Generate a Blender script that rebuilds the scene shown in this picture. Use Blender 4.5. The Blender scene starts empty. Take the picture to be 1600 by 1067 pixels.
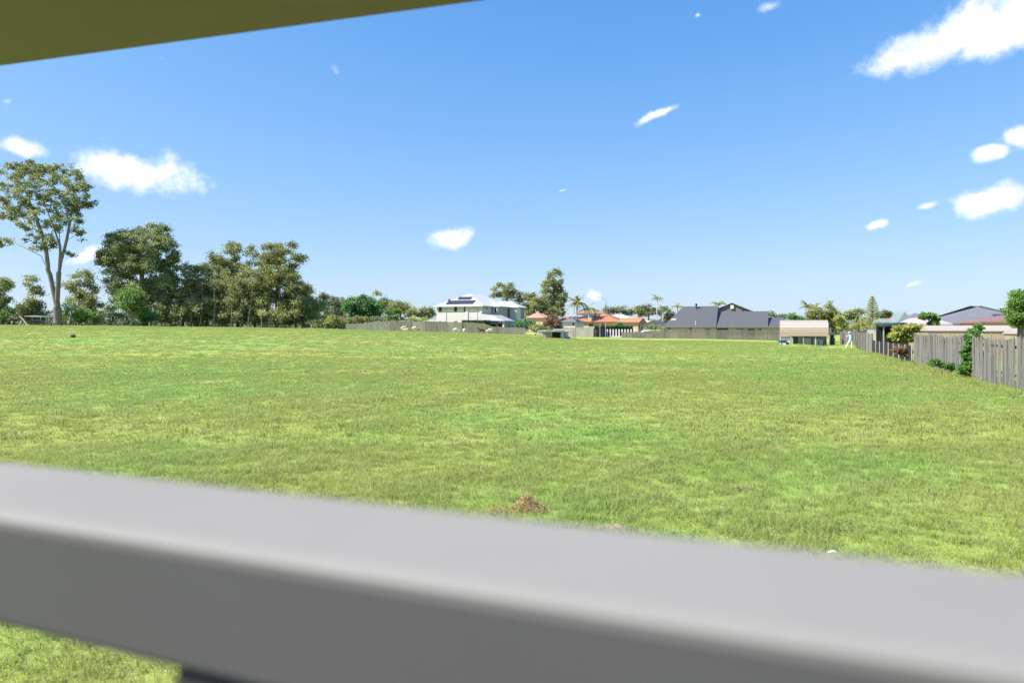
import bpy, bmesh, math, random
import numpy as np
from mathutils import Vector, Matrix

# ---------------------------------------------------------------- camera / light
F = 1067.0            # focal length in photo pixels (24 mm on 36 mm, 1600 px wide)
HY = 516.0            # horizon row in the photo
CAMZ = 2.0
sc = bpy.context.scene
col = sc.collection
cam_d = bpy.data.cameras.new('camera')
cam = bpy.data.objects.new('camera', cam_d)
col.objects.link(cam)
cam.location = (0, 0, CAMZ)
cam.rotation_euler = (math.pi / 2, 0, 0)
cam_d.lens = 24.0
cam_d.sensor_width = 36.0
cam_d.shift_y = (HY - 533.5) / 1600.0
cam_d.clip_start = 0.02
cam_d.clip_end = 9000
cam_d.dof.use_dof = True
cam_d.dof.focus_distance = 70.0
cam_d.dof.aperture_fstop = 3.1
sc.camera = cam

SUN_FROM = Vector((-0.97, -0.24, 0)).normalized()
SUN_EL = math.radians(47)
sun_vec = Vector((SUN_FROM.x * math.cos(SUN_EL), SUN_FROM.y * math.cos(SUN_EL), math.sin(SUN_EL)))
sd = bpy.data.lights.new('sun', 'SUN')
sd.energy = 4.0
sd.angle = math.radians(1.0)
sd.color = (1.0, 0.95, 0.87)
so = bpy.data.objects.new('sun', sd)
col.objects.link(so)
so.rotation_euler = sun_vec.to_track_quat('Z', 'Y').to_euler()
so.location = (-40, -40, 60)

sc.view_settings.view_transform = 'Standard'
sc.view_settings.look = 'None'
sc.view_settings.gamma = 1.0
sc.view_settings.use_curve_mapping = False
sc.view_settings.exposure = 1.15

def build_world():
    w = bpy.data.worlds.new('World')
    sc.world = w
    w.use_nodes = True
    nt = w.node_tree
    N, L = nt.nodes, nt.links
    N.clear()
    out = N.new('ShaderNodeOutputWorld')
    bg = N.new('ShaderNodeBackground')
    bg.inputs['Strength'].default_value = 0.089
    L.new(bg.outputs[0], out.inputs[0])
    sky = N.new('ShaderNodeTexSky')
    sky.sky_type = 'NISHITA'
    sky.sun_disc = False
    sky.sun_elevation = SUN_EL
    sky.sun_rotation = math.atan2(SUN_FROM.x, SUN_FROM.y)
    sky.altitude = 30
    sky.air_density = 1.0
    sky.dust_density = 0.55
    sky.ozone_density = 2.2
    tc = N.new('ShaderNodeTexCoord')
    # clouds: (photo px, py, half width, half height, tilt deg, thinness)
    cl = [(225, 268, 120, 38, -6, .0), (172, 262, 48, 24, -12, .1), (30, 234, 58, 17, 3, .15), (712, 371, 58, 23, 6, .1),
          (1028, 187, 66, 13, 24, .22), (1490, 55, 135, 42, 15, 0), (1580, 45, 90, 45, 0, 0), (1410, 85, 55, 22, 40, .15), (1590, 220, 30, 20, 0, .05),
          (1543, 249, 29, 15, 0, .05), (1555, 316, 64, 25, 0, 0), (1450, 326, 30, 9, 12, .25),
          (1368, 353, 25, 12, 8, .2), (1215, 4, 55, 20, 0, .4), (245, 82, 24, 14, 20, .62),
          (520, 110, 30, 26, 0, .8), (920, 453, 32, 19, -15, .2), (16, 166, 30, 14, 20, .6),
          (135, 394, 34, 15, 10, .2), (888, 299, 32, 7, 5, .6), (1425, 452, 55, 12, 10, .72), (1088, 30, 16, 10, 0, .55)]
    dirs = []
    for (px, py, hw, hh, tilt, thin) in cl:
        dirs.append((Vector(((px - 800) / F, 1, (HY - py) / F)).normalized(), .88 * hw / F, .86 * hh / F, tilt, thin))
    rng = random.Random(5)
    for k in range(16):                       # the same kind of clouds all round
        az = math.radians(55 + k * 250 / 16 + rng.uniform(-6, 6))
        el = math.radians(rng.uniform(6, 38))
        s = rng.uniform(.04, .12)
        dirs.append((Vector((math.sin(az) * math.cos(el), math.cos(az) * math.cos(el), math.sin(el))), s, s * .35,
                     rng.uniform(-15, 15), rng.choice([0, .1, .25])))
    n1 = N.new('ShaderNodeTexNoise')
    n1.inputs['Scale'].default_value = 17
    n1.inputs['Detail'].default_value = 9
    n1.inputs['Roughness'].default_value = 0.66
    L.new(tc.outputs['Generated'], n1.inputs['Vector'])
    n0 = N.new('ShaderNodeTexNoise')
    n0.inputs['Scale'].default_value = 9
    n0.inputs['Detail'].default_value = 3
    L.new(tc.outputs['Generated'], n0.inputs['Vector'])
    sub = N.new('ShaderNodeVectorMath'); sub.operation = 'SUBTRACT'
    sub.inputs[1].default_value = (.5, .5, .5)
    L.new(n0.outputs['Color'], sub.inputs[0])
    mad = N.new('ShaderNodeVectorMath'); mad.operation = 'MULTIPLY_ADD'
    mad.inputs[1].default_value = (.05, .05, .05)
    L.new(sub.outputs[0], mad.inputs[0])
    L.new(tc.outputs['Generated'], mad.inputs[2])
    prev = None
    for c, hw, hh, tilt, thin in dirs:
        a = c.cross(Vector((0, 0, 1))).normalized()
        b = a.cross(c)
        t = math.radians(tilt)
        a2 = a * math.cos(t) + b * math.sin(t)
        b2 = b * math.cos(t) - a * math.sin(t)
        M = Matrix((a2, c, b2)).transposed()
        mp = N.new('ShaderNodeMapping'); mp.vector_type = 'TEXTURE'
        mp.inputs['Rotation'].default_value = M.to_euler()
        mp.inputs['Scale'].default_value = (hw, 1e5, hh)
        L.new(mad.outputs[0], mp.inputs['Vector'])
        ln = N.new('ShaderNodeVectorMath'); ln.operation = 'LENGTH'
        L.new(mp.outputs[0], ln.inputs[0])
        m = N.new('ShaderNodeMath'); m.operation = 'SUBTRACT'
        m.inputs[0].default_value = 1.0 - thin
        L.new(ln.outputs['Value'], m.inputs[1])
        if prev is None:
            prev = m
        else:
            mx = N.new('ShaderNodeMath'); mx.operation = 'MAXIMUM'
            L.new(prev.outputs[0], mx.inputs[0]); L.new(m.outputs[0], mx.inputs[1])
            prev = mx
    ad = N.new('ShaderNodeMath'); ad.operation = 'MULTIPLY_ADD'
    ad.inputs[1].default_value = 1.9
    L.new(n1.outputs['Fac'], ad.inputs[0])
    L.new(prev.outputs[0], ad.inputs[2])
    mr = N.new('ShaderNodeMapRange'); mr.interpolation_type = 'SMOOTHSTEP'
    mr.inputs['From Min'].default_value = 0.95
    mr.inputs['From Max'].default_value = 1.78
    L.new(ad.outputs[0], mr.inputs['Value'])
    ramp = N.new('ShaderNodeMix'); ramp.data_type = 'RGBA'
    ramp.inputs['A'].default_value = (5.6, 5.9, 6.4, 1)
    ramp.inputs['B'].default_value = (7.6, 7.6, 7.6, 1)
    L.new(n1.outputs['Fac'], ramp.inputs['Factor'])
    mix = N.new('ShaderNodeMix'); mix.data_type = 'RGBA'
    L.new(mr.outputs[0], mix.inputs['Factor'])
    # even tone curve over the whole sky: soft shoulder, deeper blue
    def vm(op, a, b):
        n = N.new('ShaderNodeVectorMath'); n.operation = op
        for i, v in enumerate((a, b)):
            if isinstance(v, tuple): n.inputs[i].default_value = v
            else: L.new(v, n.inputs[i])
        return n.outputs[0]
    cs = sky.outputs[0]
    den = vm('ADD', vm('MULTIPLY', cs, (.345, .345, .345)), (1, 1, 1))
    cc = vm('DIVIDE', vm('MULTIPLY', cs, (2.14, 2.14, 2.14)), den)
    hs = N.new('ShaderNodeHueSaturation')
    hs.inputs['Saturation'].default_value = 1.62
    L.new(cc, hs.inputs['Color'])
    ct = vm('MULTIPLY', hs.outputs[0], (.84, 1.0, 1.30))
    L.new(ct, mix.inputs['A'])
    L.new(ramp.outputs['Result'], mix.inputs['B'])
    L.new(mix.outputs['Result'], bg.inputs['Color'])
build_world()

# ---------------------------------------------------------------- terrain function and pixel helpers
RA = math.radians(21.8)
U = Vector((math.sin(RA), math.cos(RA), 0))      # direction of the side fence (away)
V = Vector((math.cos(RA), -math.sin(RA), 0))     # across (to the right and nearer)
CP = np.array([-900, 0, 240, 500, 590, 690, 820, 900, 1000, 1100, 1215, 1300, 2600], float)
CZ = np.array([2.9, 2.86, 2.68, 2.3, 1.95, 1.66, 1.10, .58, .36, .28, .02, 0, 0], float)
MOUNDS = [(1322, 76, .42, 2.6, 2.2), (1248, 84, .30, 2.2, 1.5), (330, 44, .28, 5.0, 2.4), (120, 62, .18, 7, 3)]

def gz(x, y):
    x = np.asarray(x, float); y = np.asarray(y, float)
    yy = np.maximum(y, 4.0)
    px = np.clip(800 + F * x / yy, -900, 2600)
    zf = np.interp(px, CP, CZ)
    s = np.clip((y - 18) / 100.0, 0, 1)
    s = s * s * (3 - 2 * s)
    z = zf * s
    for (mp, md, h, rx, ry) in MOUNDS:
        mx = (mp - 800) / F * md
        z = z + h * np.exp(-((x - mx) / rx) ** 2 - ((y - md) / ry) ** 2)
    near = np.clip(1 - y / 140.0, 0, 1)
    z = z + near * (.022 * np.sin(x * .9 + 1.3 * np.sin(y * .31)) + .02 * np.sin(y * 1.1 + x * .37) + .012 * np.sin(2.3 * x - 1.7 * y))
    return z

def G(x, y):
    return float(gz(x, y))

def gp(px, d):
    x = (px - 800) / F * d
    return Vector((x, d, G(x, d)))

def W(px, py, d):
    return Vector(((px - 800) / F * d, d, CAMZ + (HY - py) / F * d))

def zat(py, d):
    return CAMZ + (HY - py) / F * d

# ---------------------------------------------------------------- materials
def new_mat(name):
    m = bpy.data.materials.new(name)
    m.use_nodes = True
    nt = m.node_tree
    return m, nt.nodes, nt.links, nt.nodes['Principled BSDF']

def mat(name, c, rough=.7, var=.12, scale=3.0, bump=0.0, bscale=20.0, stretch=None, metal=0.0, c2=None):
    m, N, L, b = new_mat(name)
    b.inputs['Roughness'].default_value = rough
    b.inputs['Metallic'].default_value = metal
    geo = N.new('ShaderNodeNewGeometry')
    vec = geo.outputs['Position']
    if stretch:
        mp = N.new('ShaderNodeMapping')
        mp.inputs['Scale'].default_value = stretch
        L.new(vec, mp.inputs['Vector'])
        vec = mp.outputs[0]
    n = N.new('ShaderNodeTexNoise')
    n.inputs['Scale'].default_value = scale
    n.inputs['Detail'].default_value = 5
    n.inputs['Roughness'].default_value = .6
    L.new(vec, n.inputs['Vector'])
    oi = N.new('ShaderNodeObjectInfo')
    ad = N.new('ShaderNodeMath'); ad.operation = 'MULTIPLY_ADD'
    ad.inputs[1].default_value = .35
    L.new(oi.outputs['Random'], ad.inputs[0])
    L.new(n.outputs['Fac'], ad.inputs[2])
    mr = N.new('ShaderNodeMapRange')
    mr.inputs['From Min'].default_value = .4
    mr.inputs['From Max'].default_value = .95
    L.new(ad.outputs[0], mr.inputs['Value'])
    mx = N.new('ShaderNodeMix'); mx.data_type = 'RGBA'
    if c2 is None:
        mx.inputs['A'].default_value = tuple(v * (1 - var) for v in c) + (1,)
        mx.inputs['B'].default_value = tuple(min(1, v * (1 + var)) for v in c) + (1,)
    else:
        mx.inputs['A'].default_value = tuple(c) + (1,)
        mx.inputs['B'].default_value = tuple(c2) + (1,)
    L.new(mr.outputs[0], mx.inputs['Factor'])
    L.new(mx.outputs['Result'], b.inputs['Base Color'])
    if bump:
        n2 = N.new('ShaderNodeTexNoise')
        n2.inputs['Scale'].default_value = bscale
        n2.inputs['Detail'].default_value = 4
        L.new(vec, n2.inputs['Vector'])
        bp = N.new('ShaderNodeBump')
        bp.inputs['Strength'].default_value = bump
        bp.inputs['Distance'].default_value = .02
        L.new(n2.outputs['Fac'], bp.inputs['Height'])
        L.new(bp.outputs[0], b.inputs['Normal'])
    return m

def leaf_mat(name, dark, light, trans=.3):
    m, N, L, b = new_mat(name)
    at = N.new('ShaderNodeAttribute'); at.attribute_name = 'tint'
    mx = N.new('ShaderNodeMix'); mx.data_type = 'RGBA'
    mx.inputs['A'].default_value = tuple(dark) + (1,)
    mx.inputs['B'].default_value = tuple(light) + (1,)
    L.new(at.outputs['Fac'], mx.inputs['Factor'])
    L.new(mx.outputs['Result'], b.inputs['Base Color'])
    b.inputs['Roughness'].default_value = .55
    geo = N.new('ShaderNodeNewGeometry')
    va = N.new('ShaderNodeVectorMath'); va.operation = 'MULTIPLY_ADD'
    va.inputs[1].default_value = (.6, .6, .6); va.inputs[2].default_value = (0, 0, .5)
    L.new(geo.outputs['Normal'], va.inputs[0])
    vn = N.new('ShaderNodeVectorMath'); vn.operation = 'NORMALIZE'
    L.new(va.outputs[0], vn.inputs[0]); L.new(vn.outputs[0], b.inputs['Normal'])
    tr = N.new('ShaderNodeBsdfTranslucent')
    L.new(mx.outputs['Result'], tr.inputs['Color'])
    ms = N.new('ShaderNodeMixShader')
    ms.inputs[0].default_value = trans + .2
    L.new(b.outputs[0], ms.inputs[1]); L.new(tr.outputs[0], ms.inputs[2])
    L.new(ms.outputs[0], N['Material Output'].inputs['Surface'])
    return m

def grass_mat(name, ground):
    m, N, L, b = new_mat(name)
    geo = N.new('ShaderNodeNewGeometry')
    def noise(s, det=4, st=None, rough=.55):
        v = geo.outputs['Position']
        if st:
            mp = N.new('ShaderNodeMapping'); mp.inputs['Scale'].default_value = st
            L.new(v, mp.inputs['Vector']); v = mp.outputs[0]
        n = N.new('ShaderNodeTexNoise')
        n.inputs['Scale'].default_value = s; n.inputs['Detail'].default_value = det
        n.inputs['Roughness'].default_value = rough
        L.new(v, n.inputs['Vector']); return n
    def mr(src, a, bb):
        k = N.new('ShaderNodeMapRange'); k.interpolation_type = 'SMOOTHSTEP'
        k.inputs['From Min'].default_value = a; k.inputs['From Max'].default_value = bb
        L.new(src, k.inputs['Value']); return k.outputs[0]
    def mixc(f, a, bcol):
        x = N.new('ShaderNodeMix'); x.data_type = 'RGBA'
        if isinstance(f, float): x.inputs['Factor'].default_value = f
        else: L.new(f, x.inputs['Factor'])
        for k, v in (('A', a), ('B', bcol)):
            if isinstance(v, tuple): x.inputs[k].default_value = v + (1,)
            else: L.new(v, x.inputs[k])
        return x.outputs['Result']
    big = noise(.11, 3, (1, 1, 0))
    mid = noise(.55, 4, (1, 1, 0))
    fine = noise(4.5, 3, (1, 1, 0))
    c = mixc(mr(big.outputs['Fac'], .42, .64), (.34, .395, .088), (.235, .41, .078))
    c = mixc(mr(mid.outputs['Fac'], .46, .78), c, (.40, .43, .125))
    c = mixc(mr(fine.outputs['Fac'], .52, .75), c, (.29, .355, .072))
    dry = noise(.33, 5, (1, .6, 0), .65)
    c = mixc(mr(dry.outputs['Fac'], .66, .84), c, (.47, .42, .20))
    if ground:
        f2 = noise(28, 4, (1, 1, 0), .7)
        c = mixc(mr(f2.outputs['Fac'], .35, .7), mixc(.25, c, (.12, .16, .04)), c)
        L.new(c, b.inputs['Base Color'])
        b.inputs['Roughness'].default_value = .9
        b.inputs['Specular IOR Level'].default_value = .1
        bp = N.new('ShaderNodeBump')
        bp.inputs['Strength'].default_value = .8; bp.inputs['Distance'].default_value = .06
        f3 = noise(9, 5, (1, 1, 0), .7)
        L.new(f3.outputs['Fac'], bp.inputs['Height'])
        L.new(bp.outputs[0], b.inputs['Normal'])
    else:
        at = N.new('ShaderNodeAttribute'); at.attribute_name = 'tint'
        c = mixc(mr(at.outputs['Fac'], .70, 1.0), c, (.52, .50, .25))
        c2 = mixc(mr(at.outputs['Fac'], .35, .0), c, (.23, .31, .07))
        L.new(c2, b.inputs['Base Color'])
        b.inputs['Roughness'].default_value = .6
        b.inputs['Specular IOR Level'].default_value = .25
        va = N.new('ShaderNodeVectorMath'); va.operation = 'MULTIPLY_ADD'
        va.inputs[1].default_value = (.45, .45, .45); va.inputs[2].default_value = (0, 0, .8)
        L.new(geo.outputs['Normal'], va.inputs[0])
        vn = N.new('ShaderNodeVectorMath'); vn.operation = 'NORMALIZE'
        L.new(va.outputs[0], vn.inputs[0]); L.new(vn.outputs[0], b.inputs['Normal'])
        tr = N.new('ShaderNodeBsdfTranslucent')
        L.new(c2, tr.inputs['Color'])
        ms = N.new('ShaderNodeMixShader'); ms.inputs[0].default_value = .45
        L.new(b.outputs[0], ms.inputs[1]); L.new(tr.outputs[0], ms.inputs[2])
        L.new(ms.outputs[0], N['Material Output'].inputs['Surface'])
    return m

M = {}
M['ground'] = grass_mat('grass_ground', True)
M['blade'] = grass_mat('grass_blade', False)
M['rail'] = mat('rail_paint', (.232, .222, .206), .75, .1, 5, 0, 1, None, 0, (.262, .252, .236))
M['railpost'] = mat('dark_post_paint', (.05, .05, .048), .5, .1)
M['soffit'] = mat('olive_soffit', (.22, .182, .145), .7, .06, 9, .1, 200)
M['wallpaint'] = mat('house_wall', (.25, .24, .22), .8, .05)
M['paling'] = mat('weathered_paling', (.115, .105, .095), .9, .2, 5, .6, 40, (6, 6, .5), c2=(.26, .25, .235))
M['palingfar'] = mat('weathered_paling_far', (.085, .08, .066), .9, .2, 2.2, 0, 40, (3, 3, .3), c2=(.21, .195, .165))
M['palinggreen'] = mat('mossy_paling', (.10, .10, .07), .9, .2, 2.0, 0, 40, (3, 3, .3), c2=(.235, .235, .18))
M['bark_pale'] = mat('pale_bark', (.14, .12, .10), .9, .3, 2.5, .5, 12, (2, 2, .5), c2=(.32, .28, .24))
M['bark'] = mat('brown_bark', (.10, .08, .062), .9, .3, 2.5, .5, 12, (2, 2, .5), c2=(.2, .17, .14))
M['bark_grey'] = mat('grey_branch', (.36, .33, .29), .9, .2, 3, c2=(.5, .46, .41))
M['white'] = mat('white_render', (.64, .60, .55), .8, .04, .8)
M['cream'] = mat('cream_wall', (.58, .44, .28), .8, .06, 1.0)
M['greywall'] = mat('grey_render_and_shade', (.36, .36, .36), .8, .06, .8)
M['whiteroof'] = mat('white_roof', (.62, .595, .55), .5, .03, 1.5)
M['palegrey'] = mat('pale_grey_sheet', (.42, .41, .40), .6, .05, 1.5)
M['orange'] = mat('orange_roof_tiles', (.42, .17, .08), .75, .2, 2.5, .4, 6, (1, 1, 4))
M['pink'] = mat('faded_red_roof', (.62, .26, .23), .7, .1, 2)
M['red'] = mat('red_roof', (.60, .13, .07), .7, .1, 2)
M['slate'] = mat('charcoal_roof', (.088, .088, .092), .55, .12, 1.5, .3, 5, (1, 1, 5))
M['slate2'] = mat('grey_blue_roof', (.165, .168, .178), .6, .1, 1.5, .3, 5, (1, 1, 5))
M['greenroof'] = mat('pale_green_roof', (.19, .25, .24), .6, .08, 2)
M['maroon'] = mat('maroon_roof_tiles', (.22, .12, .11), .75, .15, 3, .3, 8)
M['glass'] = mat('dark_glass', (.035, .04, .045), .12, .1)
M['solar'] = mat('solar_panel', (.05, .045, .055), .25, .1)
M['solarlight'] = mat('solar_panel_painted_sheen', (.34, .37, .42), .3, .06)  # sky sheen of the panels put into a pale base colour
M['black'] = mat('black_metal', (.02, .02, .022), .5, .1)
M['mesh'] = mat('black_shade_cloth', (.012, .013, .016), 1.0, .25, 4)
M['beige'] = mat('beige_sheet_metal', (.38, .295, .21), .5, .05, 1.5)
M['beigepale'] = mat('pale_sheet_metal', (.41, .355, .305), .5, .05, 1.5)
M['galv'] = mat('galvanised_metal', (.42, .43, .43), .45, .12, 4, 0, 1, None, .4)
M['timber'] = mat('old_timber', (.13, .11, .09), .9, .25, 4)
M['pale_timber'] = mat('pale_timber', (.48, .43, .36), .9, .2, 4)
M['concrete'] = mat('concrete_block', (.33, .31, .27), .9, .15, 2.5, .3, 12)
M['road'] = mat('pale_road', (.30, .29, .28), .9, .1, 1)
M['blue'] = mat('blue_plastic', (.02, .11, .42), .4, .1)
M['rubber'] = mat('black_rubber', (.02, .02, .02), .8, .1)
M['wool'] = mat('cream_wool', (.66, .55, .40), .95, .15, 9, .8, 30)
M['darkhair'] = mat('black_face_hair', (.03, .025, .022), .9, .2)
M['brownhair'] = mat('brown_fleece', (.13, .06, .03), .95, .3, 8)
M['skin'] = mat('skin', (.55, .33, .25), .6, .05)
M['shirt'] = mat('light_blue_shirt', (.28, .46, .74), .85, .1, 8)
M['trouser'] = mat('off_white_trousers', (.72, .70, .66), .85, .06, 8)
M['hat'] = mat('pale_hat', (.66, .52, .46), .9, .08)
M['carpaint'] = mat('white_car_paint', (.78, .78, .78), .25, .02)
M['straw'] = leaf_mat('dry_straw', (.36, .24, .11), (.74, .58, .30), .2)
M['soil'] = mat('dry_soil', (.30, .20, .14), .95, .3, 20, .8, 40, None, 0, (.42, .31, .22))
M['litter'] = mat('white_litter', (.75, .75, .75), .6, .03)
M['hedge'] = leaf_mat('hedge_leaves', (.02, .05, .012), (.06, .12, .025))
LEAF = {
    'euc': leaf_mat('eucalyptus_leaves', (0.147, 0.174, 0.064), (0.464, 0.490, 0.161), .22),
    'eucdark': leaf_mat('dull_green_leaves', (0.154, 0.196, 0.071), (0.500, 0.539, 0.181), .2),
    'yellow': leaf_mat('yellow_green_leaves', (0.149, 0.164, 0.043), (0.401, 0.405, 0.094), .25),
    'dark': leaf_mat('deep_green_leaves', (0.047, 0.133, 0.041), (0.190, 0.414, 0.100), .2),
    'bright': leaf_mat('fresh_green_leaves', (0.094, 0.186, 0.030), (0.287, 0.456, 0.085), .3),
    'lime': leaf_mat('lime_leaves', (0.237, 0.287, 0.051), (0.608, 0.592, 0.152), .3),
    'far': leaf_mat('far_tree_leaves', (0.117, 0.144, 0.075), (0.296, 0.310, 0.140), .15),
    'vine': leaf_mat('vine_leaves', (0.060, 0.152, 0.025), (0.220, 0.439, 0.085), .3),
    'dead': leaf_mat('dead_brown_leaves', (0.169, 0.085, 0.043), (0.456, 0.270, 0.152), .2),
}

# ---------------------------------------------------------------- mesh helpers
def tag(o, label=None, cat=None, group=None, kind=None):
    if label: o['label'] = label
    if cat: o['category'] = cat
    if group: o['group'] = group
    if kind: o['kind'] = kind
    return o

def empty(name, loc, label, cat, group=None):
    o = bpy.data.objects.new(name, None)
    o.empty_display_size = .3
    o.location = loc
    col.objects.link(o)
    return tag(o, label, cat, group)

class MB:
    def __init__(s):
        s.v = []; s.f = []
    def add(s, vs, fs):
        n = len(s.v)
        s.v += [Vector(p) for p in vs]
        s.f += [tuple(i + n for i in f) for f in fs]
        return s
    def obox(s, o, ax, ay, az):
        o, ax, ay, az = map(Vector, (o, ax, ay, az))
        vs = [o, o + ax, o + ax + ay, o + ay, o + az, o + ax + az, o + ax + ay + az, o + ay + az]
        return s.add(vs, [(3, 2, 1, 0), (4, 5, 6, 7), (0, 1, 5, 4), (1, 2, 6, 5), (2, 3, 7, 6), (3, 0, 4, 7)])
    def box(s, a, b):
        return s.obox(a, (b[0] - a[0], 0, 0), (0, b[1] - a[1], 0), (0, 0, b[2] - a[2]))
    def slab(s, pts, th):
        # polygon (counter-clockwise seen along its normal) thickened backwards
        pts = [Vector(p) for p in pts]
        n = (pts[1] - pts[0]).cross(pts[2] - pts[0]).normalized()
        k = len(pts)
        vs = pts + [p - n * th for p in pts]
        fs = [tuple(range(k)), tuple(reversed(range(k, 2 * k)))]
        fs += [(i, i + k, (i + 1) % k + k, (i + 1) % k) for i in range(k)]
        return s.add(vs, fs)
    def tube(s, pts, rad, sides=6, cap=True):
        pts = [Vector(p) for p in pts]
        if not hasattr(rad, '__len__'): rad = [rad] * len(pts)
        vs = []; fs = []
        for i, p in enumerate(pts):
            t = (pts[min(i + 1, len(pts) - 1)] - pts[max(i - 1, 0)])
            if t.length < 1e-6: t = Vector((0, 0, 1))
            t.normalize()
            a = t.cross(Vector((0, 1, 0)) if abs(t.y) < .9 else Vector((1, 0, 0))).normalized()
            b = t.cross(a)
            for k in range(sides):
                an = 2 * math.pi * k / sides
                vs.append(p + (a * math.cos(an) + b * math.sin(an)) * rad[i])
        for i in range(len(pts) - 1):
            for k in range(sides):
                k2 = (k + 1) % sides
                fs.append((i * sides + k, i * sides + k2, (i + 1) * sides + k2, (i + 1) * sides + k))
        if cap:
            fs.append(tuple(reversed(range(sides))))
            fs.append(tuple(range((len(pts) - 1) * sides, len(pts) * sides)))
        return s.add(vs, fs)
    def build(s, name, m, parent=None, loc=None, smooth=False, bevel=0):
        me = bpy.data.meshes.new(name)
        if parent is not None:
            o0 = Vector(parent.location)
            pp = parent.parent
            while pp is not None:
                o0 = o0 + Vector(pp.location); pp = pp.parent
        else:
            o0 = Vector(loc) if loc is not None else Vector((0, 0, 0))
        me.from_pydata([tuple(p - o0) for p in s.v], [], s.f)
        bm = bmesh.new(); bm.from_mesh(me)
        bmesh.ops.recalc_face_normals(bm, faces=bm.faces)
        bm.to_mesh(me); bm.free()
        if smooth:
            for p in me.polygons: p.use_smooth = True
        me.materials.append(m)
        o = bpy.data.objects.new(name, me)
        col.objects.link(o)
        if parent is not None: o.parent = parent
        else: o.location = o0
        if bevel:
            md = o.modifiers.new('bevel', 'BEVEL'); md.width = bevel; md.segments = 3
        return o

def leaves_mesh(name, cen, size, tint, m, parent, rng, droop=.0, aspect=.5, flat=.0):
    n = len(cen)
    o0 = np.array(parent.location) if parent is not None else np.zeros(3)
    if parent is not None and parent.parent is not None:
        o0 = o0 + np.array(parent.parent.location)
    cen = np.asarray(cen) - o0
    d = rng.normal(size=(n, 3))
    d[:, 2] = d[:, 2] * (1 - flat) - droop
    d /= np.linalg.norm(d, axis=1)[:, None] + 1e-9
    r = rng.normal(size=(n, 3)); r[:, 2] *= (1 - flat * .7)
    s = np.cross(d, r); s /= np.linalg.norm(s, axis=1)[:, None] + 1e-9
    sz = (size * rng.uniform(.65, 1.35, n))[:, None]
    a = d * sz * .5; b = s * sz * .5 * aspect
    vs = np.stack([cen - a, cen + b - a * .1, cen + a, cen - b - a * .1], 1).reshape(-1, 3)
    me = bpy.data.meshes.new(name)
    me.vertices.add(4 * n); me.vertices.foreach_set('co', vs.astype(np.float32).ravel())
    me.loops.add(4 * n); me.loops.foreach_set('vertex_index', np.arange(4 * n, dtype=np.int32))
    me.polygons.add(n)
    me.polygons.foreach_set('loop_start', np.arange(0, 4 * n, 4, dtype=np.int32))
    me.polygons.foreach_set('loop_total', np.full(n, 4, np.int32))
    at = me.attributes.new('tint', 'FLOAT', 'FACE')
    at.data.foreach_set('value', np.clip(tint, 0, 1).astype(np.float32))
    me.update(); me.validate()
    me.materials.append(m)
    o = bpy.data.objects.new(name, me)
    col.objects.link(o)
    if parent is not None: o.parent = parent
    return o

def sample_ellipses(ells, rc, cover, rng, shrink=.0):
    """clump centres (px,py) spread inside a union of ellipses + half thickness in px"""
    area = sum(math.pi * e[2] * e[3] for e in ells)
    n = max(4, int(area / (math.pi * rc * rc) * cover))
    out = []
    wts = np.array([e[2] * e[3] for e in ells], float); wts /= wts.sum()
    for _ in range(n):
        e = ells[rng.choice(len(ells), p=wts)]
        an = rng.uniform(0, 2 * math.pi); r = math.sqrt(rng.uniform(0, 1))
        rx = max(e[2] - rc * .7, 2); ry = max(e[3] - rc * .7, 2)
        x = e[0] + rx * r * math.cos(an); y = e[1] + ry * r * math.sin(an)
        th = math.sqrt(max(0, 1 - r * r)) * min(rx, ry * 1.6)
        out.append((x, y, th * rng.uniform(-1, 1)))
    return out

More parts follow.
